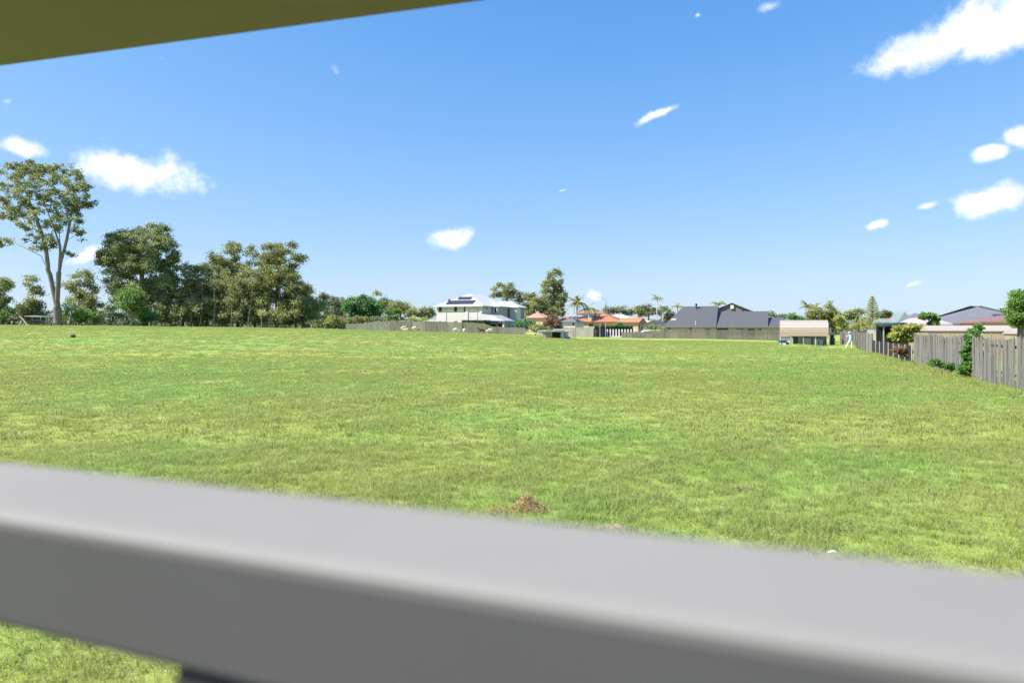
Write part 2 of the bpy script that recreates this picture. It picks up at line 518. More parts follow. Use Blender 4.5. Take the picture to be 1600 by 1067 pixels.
def tree(name, label, base, d, ells, kind='euc', bark='bark', r0=.25, rc=7.0, cover=1.6, nl=60, trunk=None, limbs=(),
         seed=1, leafpx=2.3, droop=.3, cat='tree', group=None, fine=1.0, base_py=None, crown_name='crown', minleaf=.05, aspect=.5):
    rng = np.random.default_rng(seed)
    root_p = gp(base, d)
    if base_py is not None: root_p.z = zat(base_py, d)
    t = empty(name, root_p, label, cat, group)
    k = d / F
    cl = sample_ellipses(ells, rc, cover * 1.15, rng)
    pts = [np.array(W(x, y, d + th * k)) for x, y, th in cl]
    top = min(e[1] - e[3] * .2 for e in ells)
    if trunk is None:
        ex = sum(e[0] * e[2] * e[3] for e in ells) / sum(e[2] * e[3] for e in ells)
        ty = min(e[1] for e in ells)
        by = HY - (root_p.z - CAMZ) / k
        trunk = [(base, by), (base + (ex - base) * .25 + rng.uniform(-2, 2), by + (ty - by) * .4), (ex, ty)]
    nodes = []; par = []
    def add_line(line, start=None):
        prev = start
        first = True
        for i in range(len(line) - 1):
            a = np.array(W(line[i][0], line[i][1], d)); b = np.array(W(line[i + 1][0], line[i + 1][1], d))
            if i == 0 and start is None:
                a = np.array(root_p) - np.array([0, 0, .15])
            m = 4
            for j in range(m + (1 if i == len(line) - 2 else 0)):
                if first and start is not None:
                    first = False; continue
                p = a + (b - a) * j / m
                nodes.append(p); par.append(-1 if prev is None else prev); prev = len(nodes) - 1
                first = False
    add_line(trunk)
    for lb in limbs:
        a = np.array(W(lb[0][0], lb[0][1], d))
        j = int(np.argmin([np.linalg.norm(q - a) for q in nodes]))
        add_line(lb, j)
    nt0 = len(nodes)
    nlow = max(1, nt0 // 6)
    order = sorted(range(len(pts)), key=lambda i: min(np.linalg.norm(pts[i] - nodes[j]) for j in range(nlow, nt0)))
    for i in order:
        p = pts[i]
        A = np.array(nodes)
        dv = p - A
        dist = np.linalg.norm(dv, axis=1)
        cost = dist + 1.2 * np.maximum(0, -dv[:, 2] + .25 * dist)
        cost[:nlow] += 50
        j = int(np.argmin(cost))
        if dist[j] > 1e-3:
            mid = (A[j] + p) / 2 + np.array([0, 0, -.06 * dist[j]]) + rng.normal(size=3) * .05 * dist[j]
            nodes.append(mid); par.append(j)
            nodes.append(p); par.append(len(nodes) - 2)
    cnt = np.zeros(len(nodes))
    haschild = set(par)
    for i in range(len(nodes)):
        if i not in haschild: cnt[i] = 1
    for i in range(len(nodes) - 1, 0, -1):
        if par[i] >= 0: cnt[par[i]] += cnt[i]
    # parents always precede children, so one backward pass sums descendants
    rad = np.maximum(r0 * (cnt / cnt[0]) ** .8, .022 * d / 110)
    mb = MB()
    for i in range(1, len(nodes)):
        if par[i] < 0: continue
        ra = rad[par[i]] if (cnt[par[i]] < 1.6 * cnt[i] + 1) else min(rad[par[i]], rad[i] * 1.25)
        if par[i] == 0: ra = r0 * 1.35
        mb.tube([nodes[par[i]], nodes[i]], [ra, rad[i]], 7 if rad[i] > .1 else 4, cap=False)
    mb.build('trunk', M[bark], t, smooth=True)
    # leaves
    C = []; T = []
    cr = rc * k
    for p in pts:
        m = int(nl * 2.2 * rng.uniform(.6, 1.4) * fine)
        q = rng.normal(size=(m, 3)) * np.array([.52, .52, .36]) * cr
        q[:, 2] -= .12 * cr * rng.uniform(0, 1, m)
        C.append(p + q)
        base_t = rng.uniform(.15, .75)
        T.append(np.clip(base_t + rng.normal(size=m) * .2, 0, 1))
    leaves_mesh(crown_name, np.concatenate(C), max(leafpx * 1.22 * k, minleaf), np.concatenate(T), LEAF[kind], t, rng, droop, aspect)
    return t

def frond_mesh(length, seed, droop=1.0):
    rng = random.Random(seed)
    mb = MB()
    n = 9
    pts = []
    for i in range(n + 1):
        s = i / n
        pts.append(Vector((length * s * (1 - .18 * s * droop), 0, length * (.55 * s - .85 * droop * s * s))))
    mb.tube(pts, [.045 * length / 2.2 * (1 - .8 * i / n) for i in range(n + 1)], 4)
    for i in range(1, n * 3):
        s = i / (n * 3)
        f = s * n; a = int(f); p = pts[a].lerp(pts[min(a + 1, n)], f - a)
        ll = length * .30 * math.sin(math.pi * (.12 + .83 * s)) + .05
        for sd in (-1, 1):
            dirv = Vector((.45, sd * .9, -.35 - rng.uniform(0, .35))).normalized()
            side = Vector((.9, -sd * .3, .1)) * .055 * length / 2.2
            mb.add([p - side, p + dirv * ll * .5 + Vector((0, 0, .02)), p + dirv * ll, p + side], [(0, 1, 2, 3)])
    me = bpy.data.meshes.new('frond')
    me.from_pydata([tuple(v) for v in mb.v], [], mb.f)
    at = me.attributes.new('tint', 'FLOAT', 'FACE')
    at.data.foreach_set('value', [rng.uniform(.2, .9) for _ in me.polygons])
    return me

def palm(label, px, d, top_py, kind='euc', length=2.2, nf=13, seed=0, trunk_r=.13, group=None, droop=1.0):
    rng = random.Random(seed)
    p = gp(px, d)
    t = empty('palm_tree', p, label, 'palm', group)
    top = W(px, top_py, d)
    mid = (p + top) / 2 + Vector((rng.uniform(-.2, .2), 0, 0))
    MB().tube([p - Vector((0, 0, .2)), mid, top], [trunk_r * 1.2, trunk_r, trunk_r * .8], 8).build('trunk', M['bark_grey'], t, smooth=True)
    ms = [frond_mesh(length, seed * 7 + i, droop * f) for i, f in enumerate((.7, 1.0, 1.35))]
    for m_ in ms: m_.materials.append(LEAF[kind])
    for i in range(nf):
        o = bpy.data.objects.new('frond', ms[i % 3])
        col.objects.link(o); o.parent = t
        o.location = top - p
        o.rotation_euler = (rng.uniform(-.2, .2), -rng.choice([.75, .45, .15, -.1]) + rng.uniform(-.15, .15), i * 2.399 + rng.uniform(-.3, .3))
        s = rng.uniform(.85, 1.1); o.scale = (s, s, s)
    return t

# ---------------------------------------------------------------- ground
def build_ground():
    xs = list(np.arange(-150, 150.1, 1.5)); g = 1.6
    x = 150.0
    while x < 4000:
        g *= 1.22; x += g; xs.append(x); xs.insert(0, -x)
    ys = list(np.arange(-6, 24, .6)) + list(np.arange(24, 165, 1.2)); g = 1.3; y = ys[-1]
    while y < 5000:
        g *= 1.22; y += g; ys.append(y)
    g = 1; y = -6
    while y > -1500:
        g *= 1.5; y -= g; ys.insert(0, y)
    xs = np.array(xs); ys = np.array(ys)
    X, Y = np.meshgrid(xs, ys)
    Z = gz(X, Y)
    nx, ny = len(xs), len(ys)
    vs = np.stack([X, Y, Z], -1).reshape(-1, 3)
    idx = np.arange(nx * ny).reshape(ny, nx)
    q = np.stack([idx[:-1, :-1], idx[:-1, 1:], idx[1:, 1:], idx[1:, :-1]], -1).reshape(-1, 4)
    me = bpy.data.meshes.new('ground')
    me.from_pydata(vs.tolist(), [], q.tolist())
    for p in me.polygons: p.use_smooth = True
    me.materials.append(M['ground'])
    o = bpy.data.objects.new('ground', me)
    col.objects.link(o); tag(o, kind='structure')
build_ground()

# ---------------------------------------------------------------- veranda in front of the camera
def veranda():
    # handrail: horizontal, along V, camera 0.10 m above its top
    top = CAMZ - .100
    Din, Dout = .241, .345
    r = empty('veranda_handrail', U * .29 + Vector((0, 0, top - 1.0)), 'wide pale grey painted veranda handrail on a dark post', 'handrail')
    bm = MB(); L0 = -2.6; L1 = 2.2
    hh = .083; cut = hh * math.tan(math.radians(20))          # inner face splayed back under the top, shaped so to fall into shade
    pr = [(Din, 0), (Dout, 0), (Dout, -hh), (Din + cut, -hh)]
    ends = [[U * a + V * l + Vector((0, 0, top + z)) for a, z in pr] for l in (L0, L1)]
    bm.add(ends[0] + ends[1], [(0, 1, 2, 3), (7, 6, 5, 4), (0, 4, 5, 1), (1, 5, 6, 2), (2, 6, 7, 3), (3, 7, 4, 0)])
    bm.build('rail', M['rail'], r, bevel=.009)
    # post below: left face seen at photo x = 270
    k = (270 - 800) / F
    Dp = Din + .034
    tpost = (k * U.y * Dp - U.x * Dp) / (V.x - k * V.y)
    MB().obox(U * (Din + .034) + V * tpost + Vector((0, 0, 0)), V * .2, U * .055, Vector((0, 0, top - .0835))).build('post', M['railpost'], r, bevel=.004)
    # roof over the veranda
    a = W(0, 103, 2.05); b = W(730, 0, 1.654); b.z = a.z
    dr = (b - a).normalized()
    back = Vector((dr.y, -dr.x, 0))
    if back.y > 0: back = -back
    p0 = a - dr * 2.5; p1 = b + dr * 2.5
    rr = empty('boxed_eave', (p0 + p1) / 2, 'olive brown boxed eave running overhead', 'eave')
    MB().obox(p0, p1 - p0, back * .75, Vector((0, 0, .04))).build('soffit', M['soffit'], rr)
    MB().obox(p0 + back * .002 + Vector((0, 0, .0405)), p1 - p0, back * .0075, Vector((0, 0, .2))).build('fascia', M['soffit'], rr)
    MB().obox(p0 + back * .01 + Vector((0, 0, .045)), p1 - p0, back * .74, Vector((0, 0, .12))).build('roof_sheet', M['slate'], rr)
    h = empty('house_wall', -U * 2.6 + Vector((0, 0, 0)), 'pale painted house wall behind the veranda', 'wall')
    MB().obox(-U * 2.6 - V * 4, V * 8, -U * .2, Vector((0, 0, a.z - .01))).build('wall', M['wallpaint'], h)
    dk = MB().obox(-U * 2.55 - V * 3.2, V * 6.4, U * 3.0, Vector((0, 0, .5))).build('veranda_deck', M['timber'])
    tag(dk, kind='structure')
veranda()

# ---------------------------------------------------------------- fences
def fence_line(px, ref):      # point with photo column px on a line through ref along V
    k = (px - 800) / F
    t = (k * ref.y - ref.x) / (V.x - k * V.y)
    return ref + V * t

def side_line(d):             # the right-hand boundary fence: a line along U
    p = Vector((16.5, 22, 0)) + U * ((d - 22) / U.y)
    p.z = G(p.x, p.y)
    return p

def paling_mesh(h, seed):
    rng = random.Random(seed)
    w = .112; th = .014
    bm = MB()
    a = rng.uniform(-.012, .012); b = rng.uniform(-.012, .012)
    z = [0, h * .5, h]; bow = rng.uniform(-.012, .012)
    vs = []
    for i, zz in enumerate(z):
        o = bow if i == 1 else 0
        zl = zz + (a if i == 2 else 0); zr = zz + (b if i == 2 else 0)
        vs += [(-w / 2 + o, -th / 2, zl), (w / 2 + o, -th / 2, zr), (w / 2 + o, th / 2, zr), (-w / 2 + o, th / 2, zl)]
    fs = [(3, 2, 1, 0), (8, 9, 10, 11)]
    for i in (0, 4):
        for k in range(4):
            fs.append((i + k, i + (k + 1) % 4, i + 4 + (k + 1) % 4, i + 4 + k))
    me = bpy.data.meshes.new('paling'); me.from_pydata(vs, [], fs); me.materials.append(M['paling'])
    return me

def right_fence():
    rng = random.Random(3)
    rot = math.atan2(U.y, U.x)
    p0 = side_line(19.5)
    f = empty('paling_fence', p0, 'weathered grey timber paling fence with leaning boards and a creeper', 'fence')
    meshes = [paling_mesh(1.78 + rng.uniform(-.09, .07), i) for i in range(12)]
    length = (41 - 19.5) / U.y
    n = int(length / .101)
    for i in range(n):
        if i == 148: continue
        s = i * .101
        p = p0 + U * s
        o = bpy.data.objects.new('paling', meshes[rng.randrange(12)])
        col.objects.link(o); o.parent = f
        lean = .0
        if 7.2 < s < 9.2: lean = .14 * (1 - abs(s - 8.2))
        if 4.2 < s < 5.5: lean = -.03
        zt = G(p.x, p.y)
        o.location = Vector((p.x, p.y, zt - .03 + .05 * math.sin(s * .8) + rng.uniform(-.02, .02))) - p0 - V * (.017 * (i % 2) + rng.uniform(0, .004))
        o.rotation_euler = (rng.uniform(-.02, .02), lean + rng.uniform(-.018, .018), rot + rng.uniform(-.05, .05))
    for zc in (.4, 1.35):
        MB().obox(p0 + V * .03 + Vector((0, 0, zc)), U * length, V * .045, Vector((0, 0, .08))).build('rail', M['timber'], f)
    for i in range(10):
        q = p0 + U * (i * length / 9.0) + V * .08
        MB().obox(Vector((q.x, q.y, -.1)), U * .1, V * .1, Vector((0, 0, 1.75))).build('post', M['timber'], f)
    # low shade-cloth fence
    a = side_line(41.2); b = side_line(60)
    g = empty('mesh_fence', a, 'low black shade cloth fence on pale timber posts', 'fence')
    L_ = (b - a).length; nb = 8
    for i in range(nb):
        s0 = L_ * i / nb; s1 = L_ * (i + 1) / nb
        q0 = a + U * s0; q1 = a + U * s1
        q0.z = G(q0.x, q0.y); q1.z = G(q1.x, q1.y)
        MB().slab([q0 + Vector((0, 0, .02)), q1 + Vector((0, 0, .02)), q1 + Vector((0, 0, 1.1 + .04 * math.sin(i * 2))), q0 + Vector((0, 0, 1.1 + .04 * math.sin(i * 2 - 2)))], .015).build('cloth_panel', M['mesh'], g)
        pp = q0 - V * .07
        MB().obox(pp + Vector((0, 0, -.1)), U * .055, V * .05, Vector((0, 0, 1.2))).build('post', M['pale_timber'], g)
    # tall far section
    a = side_line(60.1); b = side_line(96)
    h = empty('paling_fence', a, 'tall grey paling fence running behind the person', 'fence')
    L_ = (b - a).length; nb = 15; rg = random.Random(8)
    for i in range(nb):
        mbp = MB()
        s = L_ * i / nb
        hh = 1.8 + rg.uniform(-.05, .05)
        while s < L_ * (i + 1) / nb - .05:
            q = a + U * s; zz = G(q.x, q.y)
            mbp.obox(Vector((q.x, q.y, zz - .05)) + V * rg.uniform(-.012, .012), U * .13, V * .018, Vector((0, 0, hh + rg.uniform(-.04, .04))))
            s += .142
        mbp.build('fence_panel', M['paling'], h)
        q = a + U * (L_ * i / nb) - V * .06
        MB().obox(Vector((q.x, q.y, G(q.x, q.y) - .1)), U * .1, V * .05, Vector((0, 0, 1.8))).build('post', M['timber'], h)
right_fence()

def far_fence(label, ref, pxl, pxr, hfun, m, nb):
    a = fence_line(pxl, ref); b = fence_line(pxr, ref)
    f = empty('paling_fence', Vector((a.x, a.y, G(a.x, a.y))), label, 'fence')
    L_ = (b - a).length; rg = random.Random(nb)
    for i in range(nb):
        mbp = MB(); s = L_ * i / nb
        st = rg.uniform(-.06, .06)
        while s < L_ * (i + 1) / nb - .04:
            q = a + V * s; zz = G(q.x, q.y)
            px = 800 + F * q.x / q.y
            hh = hfun(px) + st + rg.uniform(-.05, .05)
            mbp.obox(Vector((q.x, q.y, zz - .1)) + U * rg.uniform(-.02, .02), V * .15, U * .02, Vector((0, 0, hh + .1)))
            s += .165
        mbp.build('fence_panel', m, f)
        q = a + V * (L_ * i / nb) + U * .05
        MB().obox(Vector((q.x, q.y, G(q.x, q.y) - .1)), V * .1, U * .1, Vector((0, 0, hfun(800 + F * q.x / q.y)))).build('post', M['timber'], f)
    return f
refW = Vector(((820 - 800) / F * 126.5, 126.5, 0))
far_fence('long greenish grey paling fence in front of the white two storey house', refW, 540, 821,
          lambda px: np.interp(px, [540, 565, 588, 700, 755, 768, 821], [1.15, 1.25, 1.95, 2.0, 1.95, 1.35, 1.25]), M['palinggreen'], 15)
refG = Vector(((1217 - 800) / F * 131, 131, 0))
far_fence('grey paling fence in front of the charcoal roofed house', refG, 971, 1219,
          lambda px: np.interp(px, [971, 1005, 1040, 1219], [1.2, 1.35, 1.85, 1.95]), M['palingfar'], 13)

# ---------------------------------------------------------------- houses
class Local:
    """plan frame with origin at a near corner; t runs along V, s along U"""
    def __init__(s, px, d):
        s.o = Vector(((px - 800) / F * d, d, 0)); s.g = G(s.o.x, s.o.y)
    def p(s, t, q, z):
        v = s.o + V * t + U * q
        return Vector((v.x, v.y, z))
    def t_at(s, px, q=0):
        k = (px - 800) / F; r = s.o + U * q
        return (k * r.y - r.x) / (V.x - k * V.y)
    def q_at(s, px, t=0):
        k = (px - 800) / F; r = s.o + V * t
        return (k * r.y - r.x) / (U.x - k * U.y)
    def block(s, t0, t1, q0, q1, z0, z1):
        return MB().obox(s.p(t0, q0, z0), V * (t1 - t0), U * (q1 - q0), Vector((0, 0, z1 - z0)))
    def window(s, parent, face, a0, a1, z0, z1, at, fm='white', gm='glass', fr=.07):
        """face 'f': on plane q=at between t a0..a1; face 's': on plane t=at between q a0..a1"""
        if face == 'f':
            ax, n = V, -U; o = s.p(a0, at, z0)
        else:
            ax, n = U, V; o = s.p(at, a0, z0)
        w = a1 - a0; h = z1 - z0
        up = Vector((0, 0, 1))
        mb = MB()
        for (u0, u1, v0, v1) in ((-fr, w + fr, -fr, 0), (-fr, w + fr, h, h + fr), (-fr, 0, 0, h), (w, w + fr, 0, h)):
            mb.obox(o + ax * u0 + up * v0 - n * .05, ax * (u1 - u0), n * .1, up * (v1 - v0))
        f = mb.build('window', M[fm], parent)
        MB().obox(o - n * .04, ax * w, n * .07, up * h).build('pane', M[gm], f)
        return f
    def hip(s, t0, t1, q0, q1, ze, zr, axis='q', ov=.5, inset0=None, inset1=None, th=.12):
        """hip roof; ridge runs along q or t, inset0/1 = hip run at each end (0 = gable)"""
        t0 -= ov; t1 += ov; q0 -= ov; q1 += ov
        if axis == 'q':
            half = (t1 - t0) / 2; i0 = half if inset0 is None else inset0; i1 = half if inset1 is None else inset1
            c = [(t0, q0), (t1, q0), (t1, q1), (t0, q1)]
            r0 = (t0 + half, q0 + i0); r1 = (t0 + half, q1 - i1)
            P = [s.p(a, b, ze) for a, b in c] + [s.p(*r0, zr), s.p(*r1, zr)]
            fs = [(0, 1, 4), (1, 2, 5, 4), (2, 3, 5), (3, 0, 4, 5)]
        else:
            half = (q1 - q0) / 2; i0 = half if inset0 is None else inset0; i1 = half if inset1 is None else inset1
            c = [(t0, q0), (t1, q0), (t1, q1), (t0, q1)]
            r0 = (t0 + i0, q0 + half); r1 = (t1 - i1, q0 + half)
            P = [s.p(a, b, ze) for a, b in c] + [s.p(*r0, zr), s.p(*r1, zr)]
            fs = [(0, 1, 5, 4), (1, 2, 5), (2, 3, 4, 5), (3, 0, 4)]
        n = len(P)
        Q = [p - Vector((0, 0, th)) for p in P[:4]]
        return MB().add(P + Q, fs + [(0, 6, 7, 1), (1, 7, 8, 2), (2, 8, 9, 3), (3, 9, 6, 0), (9, 8, 7, 6)])

def white_house():
    h = Local(753, 133); g = h.g - .2
    r = empty('two_storey_house', h.p(0, 0, h.g), 'white rendered two storey house with pale hip roof and solar panels', 'house')
    ze = zat(477.5, 133); zr = zat(459, 139.5)
    tl = h.t_at(682.5)
    qA = h.q_at(768)
    b1 = h.p(0, qA, 0)
    tB = h.t_at(778, qA); qB = h.q_at(797, tB)
    tC = h.t_at(807, qB); qC = h.q_at(819.5, tC)
    h.block(tl, 0, 0, 16, g, ze).build('wall', M['white'], r)
    h.block(-.02, tB, qA, 17, g, ze - .02).build('wall', M['greywall'], r)  # shade of this house side put into the colour; its render is white
    h.block(-.04, tC, qB, qC, g, ze - .04).build('wall', M['white'], r)
    rf = h.hip(tl, 0, 0, 16, ze, zr, 'q', .45, inset0=5.5).build('roof', M['whiteroof'], r)
    h.hip(-6, tB, qA + .3, 16, ze + .03, zr - .9, 't', .5, inset0=.1).build('roof', M['whiteroof'], r)
    h.hip(-5, tC, qB + .2, qC, ze + .05, zr - 1.3, 't', .5, inset0=.1).build('roof', M['whiteroof'], r)
    # gutter / fascia
    h.block(tl - .58, .58, -.62, -.55, ze - .16, ze + .02).build('gutter', M['whiteroof'], r)
    # pilasters
    for px in (730.5, 752.3):
        t = h.t_at(px); h.block(t - .35, t + .15, -.12, .05, g, ze - .15).build('pilaster', M['white'], r)
    for px in (697, 746):
        t = h.t_at(px); h.block(t - .04, t + .04, -.09, -.003, g, ze - .15).build('downpipe', M['whiteroof'], r)
    # upper windows of the front
    for px, w, py0, py1 in ((688, 4, 478.5, 486), (712, 4, 478.5, 486.5), (726.3, 2, 478.5, 487)):
        t0 = h.t_at(px - w / 2); t1 = h.t_at(px + w / 2)
        h.window(r, 'f', t0, t1, zat(py1, 134.5), zat(py0, 134.5), 0, 'greywall')
    for px, w in ((687.5, 3.5), (712, 4)):
        t0 = h.t_at(px - w / 2); t1 = h.t_at(px + w / 2)
        h.window(r, 'f', t0, t1, zat(506, 134.5), zat(502, 134.5), 0, 'greywall')
    # side windows
    for px in (756, 760.5):
        q0 = h.q_at(px - .8); q1 = h.q_at(px + .8)
        h.window(r, 's', q0, q1, zat(483, 134.5), zat(480, 134.5), 0, 'greywall', fr=.04)
    t0 = h.t_at(773, qA); t1 = h.t_at(776, qA)
    h.window(r, 'f', t0, t1, zat(488.5, 137), zat(480.5, 137), qA, 'whiteroof', fr=.14)
    q0 = h.q_at(814, tC); q1 = h.q_at(818.5, tC)
    h.window(r, 's', q0, q1, zat(497, 143), zat(481.5, 143), tC, 'black')
    q0 = h.q_at(793, tB); q1 = h.q_at(796, tB)
    h.window(r, 's', q0, q1, zat(498, 141), zat(482, 141), tB, 'greywall')
    # porch with a lean-to roof
    zt = zat(491, 134); zb = zat(502, 132)
    tp = h.t_at(788)
    p = h.p
    porch = MB().slab([p(-.0, -.3, zt), p(tp * .45, -.3, zt - .25), p(tp + .2, -.6, zb), p(-.3, -.6, zb + .12)], .12)
    porch.slab([p(tp * .45, -.3, zt - .25), p(tp * .45, qA, zt - .25), p(tp + .2, qA + .2, zb), p(tp + .2, -.6, zb)], .12)
    porch.build('porch_roof', M['palegrey'], r)
    for t in (.25, tp - .1):
        h.block(t - .16, t + .16, -.3, .02, g, zb - .1).build('porch_post', M['white'], r)
    h.block(.6, tp - .6, 1.8, 1.95, g, zb - .15).build('porch_wall', M['greywall'], r)
    h.window(r, 'f', 1.0, 2.2, g + 1.0, zb - .5, 1.8, 'white', fr=.1)
    h.window(r, 'f', 2.9, 3.6, g + .2, zb - .4, 1.8, 'black', fr=.08)
    # solar panels on the front hip
    e0 = p(tl - .55, -.55, ze); half = (0.55 * 2 - tl) / 2
    apex = p((tl) / 2, -.55 + 5.6, zr)
    mid = p(tl / 2, -.55, ze)
    up = (apex - mid); upn = up.normalized(); nrm = V.cross(upn).normalized()
    if nrm.z < 0: nrm = -nrm
    for row, (c, n, f0) in enumerate(((-.1, 6, .13), (-.05, 3, .50))):
        for i in range(n):
            w = 1.0
            o = mid + V * (c + (i - n / 2) * w) + up * f0 + nrm * .06
            MB().obox(o, V * .95, upn * 1.75 if row == 0 else upn * 1.3, nrm * .05).build('solar_panel', M['solar'], r)
    # aerial and vent
    MB().tube([apex - Vector((0, 0, .2)), apex + Vector((0, 0, .9))], .03).tube([apex + V * -.5 + Vector((0, 0, .85)), apex + V * .5 + Vector((0, 0, .85))], .02).build('aerial', M['galv'], r)
    q = p(tl * .8, 1.5, ze + .75)
    MB().tube([q, q + Vector((0, 0, .5)), q + Vector((0, 0, .7))], [.12, .12, .25], 8).build('roof_vent', M['black'], r)
white_house()

def grey_house():
    h = Local(1219, 136.5); g = h.g - .3
    r = empty('long_house', h.p(0, 0, h.g), 'long single storey house under a steep charcoal roof', 'house')
    tl = h.t_at(1040); tm = h.t_at(1119); tr = h.t_at(1196)
    ze = 2.75
    zr1 = zat(478.5, 148); zr2 = zat(486.8, 146); zr3 = zat(496, 143)
    h.block(tl, tm, .0, 12, g, ze).build('wall', M['cream'], r)
    h.block(tm + .02, 0, .3, 12, g, ze - .02).build('wall', M['cream'], r)
    h.hip(tl, tm - .45, 0, 12, ze, zr1, 't', .5, inset0=3.4, inset1=.15).build('roof', M['slate'], r)
    h.hip(tm - .2, tr, .1, 11.8, ze - .06, zr2, 't', .5, inset0=.02, inset1=.02).build('roof', M['slate'], r)
    h.hip(tr - .2, 1.0, .2, 11.5, ze - .1, zr3, 't', .5, inset0=.02, inset1=1.0).build('roof', M['slate'], r)
    # gable rising behind the middle roof
    zp = zat(474.5, 152)
    a = h.t_at(1119, 8); b = h.t_at(1178, 8); c = h.t_at(1144, 8)
    MB().slab([h.p(a, 8, zr2 - 1.2), h.p(b, 8, zr2 - 1.2), h.p(b, 8, zr2 - .15), h.p(c, 8, zp - .12), h.p(a, 8, zr1 - .6)], .2).build('gable_wall', M['slate2'], r)
    MB().slab([h.p(c, 7.6, zp), h.p(b + .5, 7.6, zr2 - .2), h.p(b + .5, 16, zr2 - .2), h.p(c, 16, zp)], .15).slab(
        [h.p(a - .5, 7.6, zr1 - .75), h.p(c, 7.6, zp), h.p(c, 16, zp), h.p(a - .5, 16, zr1 - .75)], .15).build('gable_roof', M['slate'], r)
    t = h.t_at(1144, 7.9); z = zat(483.5, 152)
    h.block(t - .35, t + .35, 7.7, 7.95, z, z + .8).build('gable_vent', M['white'], r)
    h.block(tl - .5, tm, -.58, -.5, ze - .16, ze - .02).build('gutter', M['slate2'], r)
    h.block(tm + .05, .4, -.5, -.42, ze - .22, ze - .08).build('gutter', M['slate2'], r)
    for px0, px1, m_ in ((1103, 1109, 'glass'), (1149.5, 1162, 'glass'), (1168, 1180, 'glass'), (1184, 1190, 'glass')):
        q = 0 if px1 < 1119 else .3
        h.window(r, 'f', h.t_at(px0, q), h.t_at(px1, q), 1.0, 2.3, q, 'white', m_)
    t0, t1 = h.t_at(1119, .3), h.t_at(1137, .3)
    h.window(r, 'f', t0 + .2, t1, .3, 2.35, .3, 'black')  # dark pane stands in for the shade inside a recess
    for px in (1045.5, 1079.5):
        t = h.t_at(px); h.block(t - .28, t + .28, -.06, .02, g, ze - .2).build('brick_pier', M['maroon'], r)
    for px, py, d in ((1088, 479, 147.5), (1160.5, 489, 145)):
        q = W(px, py + 2.5, d)
        MB().tube([q, q + Vector((0, 0, .55)), q + Vector((0, 0, .6)), q + Vector((0, 0, .95))], [.14, .14, .24, .24], 8).build('flue', M['black'], r)
    q = W(1087, 508, 141)
    MB().tube([q, q + Vector((0, 0, .95))], .06, 6).build('vent_pipe', M['white'], r)
    # small upper ledge at the left hip
    h.block(tl + .9, tl + 2.0, 1.6, 3.0, ze + .9, ze + 1.75).build('dormer', M['white'], r)
grey_house()

def simple_house(name, label, px0, px1, d, py_e, py_r, wall, roof, depth=9, axis='t', i0=None, i1=None, ov=.5, wins=(), cat='house', base=None, faceV=True):
    h = Local(px1, d)
    tl = h.t_at(px0); g = (h.g if base is None else base) - .3
    r = empty(name, h.p(0, 0, g + .3), label, cat)
    ze = zat(py_e, d); zr = zat(py_r, d + depth / 2)
    h.block(tl, 0, 0, depth, g, ze).build('wall', M[wall], r)
    h.hip(tl, 0, 0, depth, ze + .02, zr, axis, ov, i0, i1).build('roof', M[roof], r)
    for (a, b, y0, y1) in wins:
        h.window(r, 'f', h.t_at(a), h.t_at(b), zat(y1, d), zat(y0, d), 0, 'white')
    return r, h, ze, zr

# houses across the road
r, h, ze, zr = simple_house('brick_house', 'cream walled house under a broad orange tiled hip roof', 872, 967, 166, 502.5, 486.5, 'cream', 'orange', 14, 't', 3.5, 7,
                            wins=((920, 927.5, 506, 510), (940, 944, 507, 509.5)))
pn = h.t_at(879); pm = h.t_at(919)
sl = (h.p(0, 7, zr) - h.p(0, -.5, ze)); sln = sl.normalized(); nn = V.cross(sln).normalized()
for i in range(7):
    o = h.p(pn + .6 + i * .95, -.5, ze) + sl * .36 + nn * .1
    MB().obox(o, V * .88, sln * 2.9, nn * .06).build('solar_panel', M['solarlight'], r)
q = h.p(h.t_at(897, 6), 5.5, zr - 1.0)
MB().tube([q, q + Vector((0, 0, 1.6))], .12, 6).build('chimney_pipe', M['white'], r)
q = h.p(h.t_at(924, .5), .3, ze + .35)
MB().tube([q, q + Vector((0, 0, .5)), q + Vector((0, -.2, .8))], [.25, .32, .02], 8).build('satellite_dish', M['white'], r)
r, h, ze, zr = simple_house('brick_house', 'orange tiled wing with a gable end beside the hip roofed house', 968, 997, 160, 503.2, 496.5, 'cream', 'orange', 8, 't', .1, .1)
h.window(r, 's', .8, 1.9, zat(514, 160), zat(505.5, 160), 0, 'orange')
h.window(r, 's', 4.2, 5.6, zat(514, 162), zat(505.5, 162), 0, 'orange')
simple_house('garage', 'small white garage with a dark grey hip roof', 878, 899, 158, 502.8, 494, 'white', 'slate2', 7, 't', 3, 3, wins=((894.5, 897.5, 504.5, 508),))
simple_house('house', 'cream house with a faded pink hip roof among trees', 826, 848, 162, 496, 487, 'cream', 'pink', 9, 't', 1.5, 4)
simple_house('house', 'distant house with a broad white metal roof', 942, 985, 205, 499, 491, 'white', 'whiteroof', 10, 't', 4, 4)
simple_house('house', 'distant low house with a pale sheet roof behind the orange gable', 990, 1013, 190, 503, 497, 'greywall', 'whiteroof', 8, 't', 1, 4)
r, h, ze, zr = simple_house('gable_house', 'small white gabled house with dark roof edges', 1005, 1037, 152, 508.5, 500.5, 'white', 'slate', 9, 'q', 0, 0)
hw = h.t_at(1005)
MB().slab([h.p(hw, -.48, ze), h.p(0, -.48, ze), h.p(hw / 2, -.48, zr - .3)], .1).build('gable_wall', M['white'], r)
h.window(r, 'f', hw + 1, hw + 2.2, zat(513, 152), zat(510, 152), 0, 'slate')
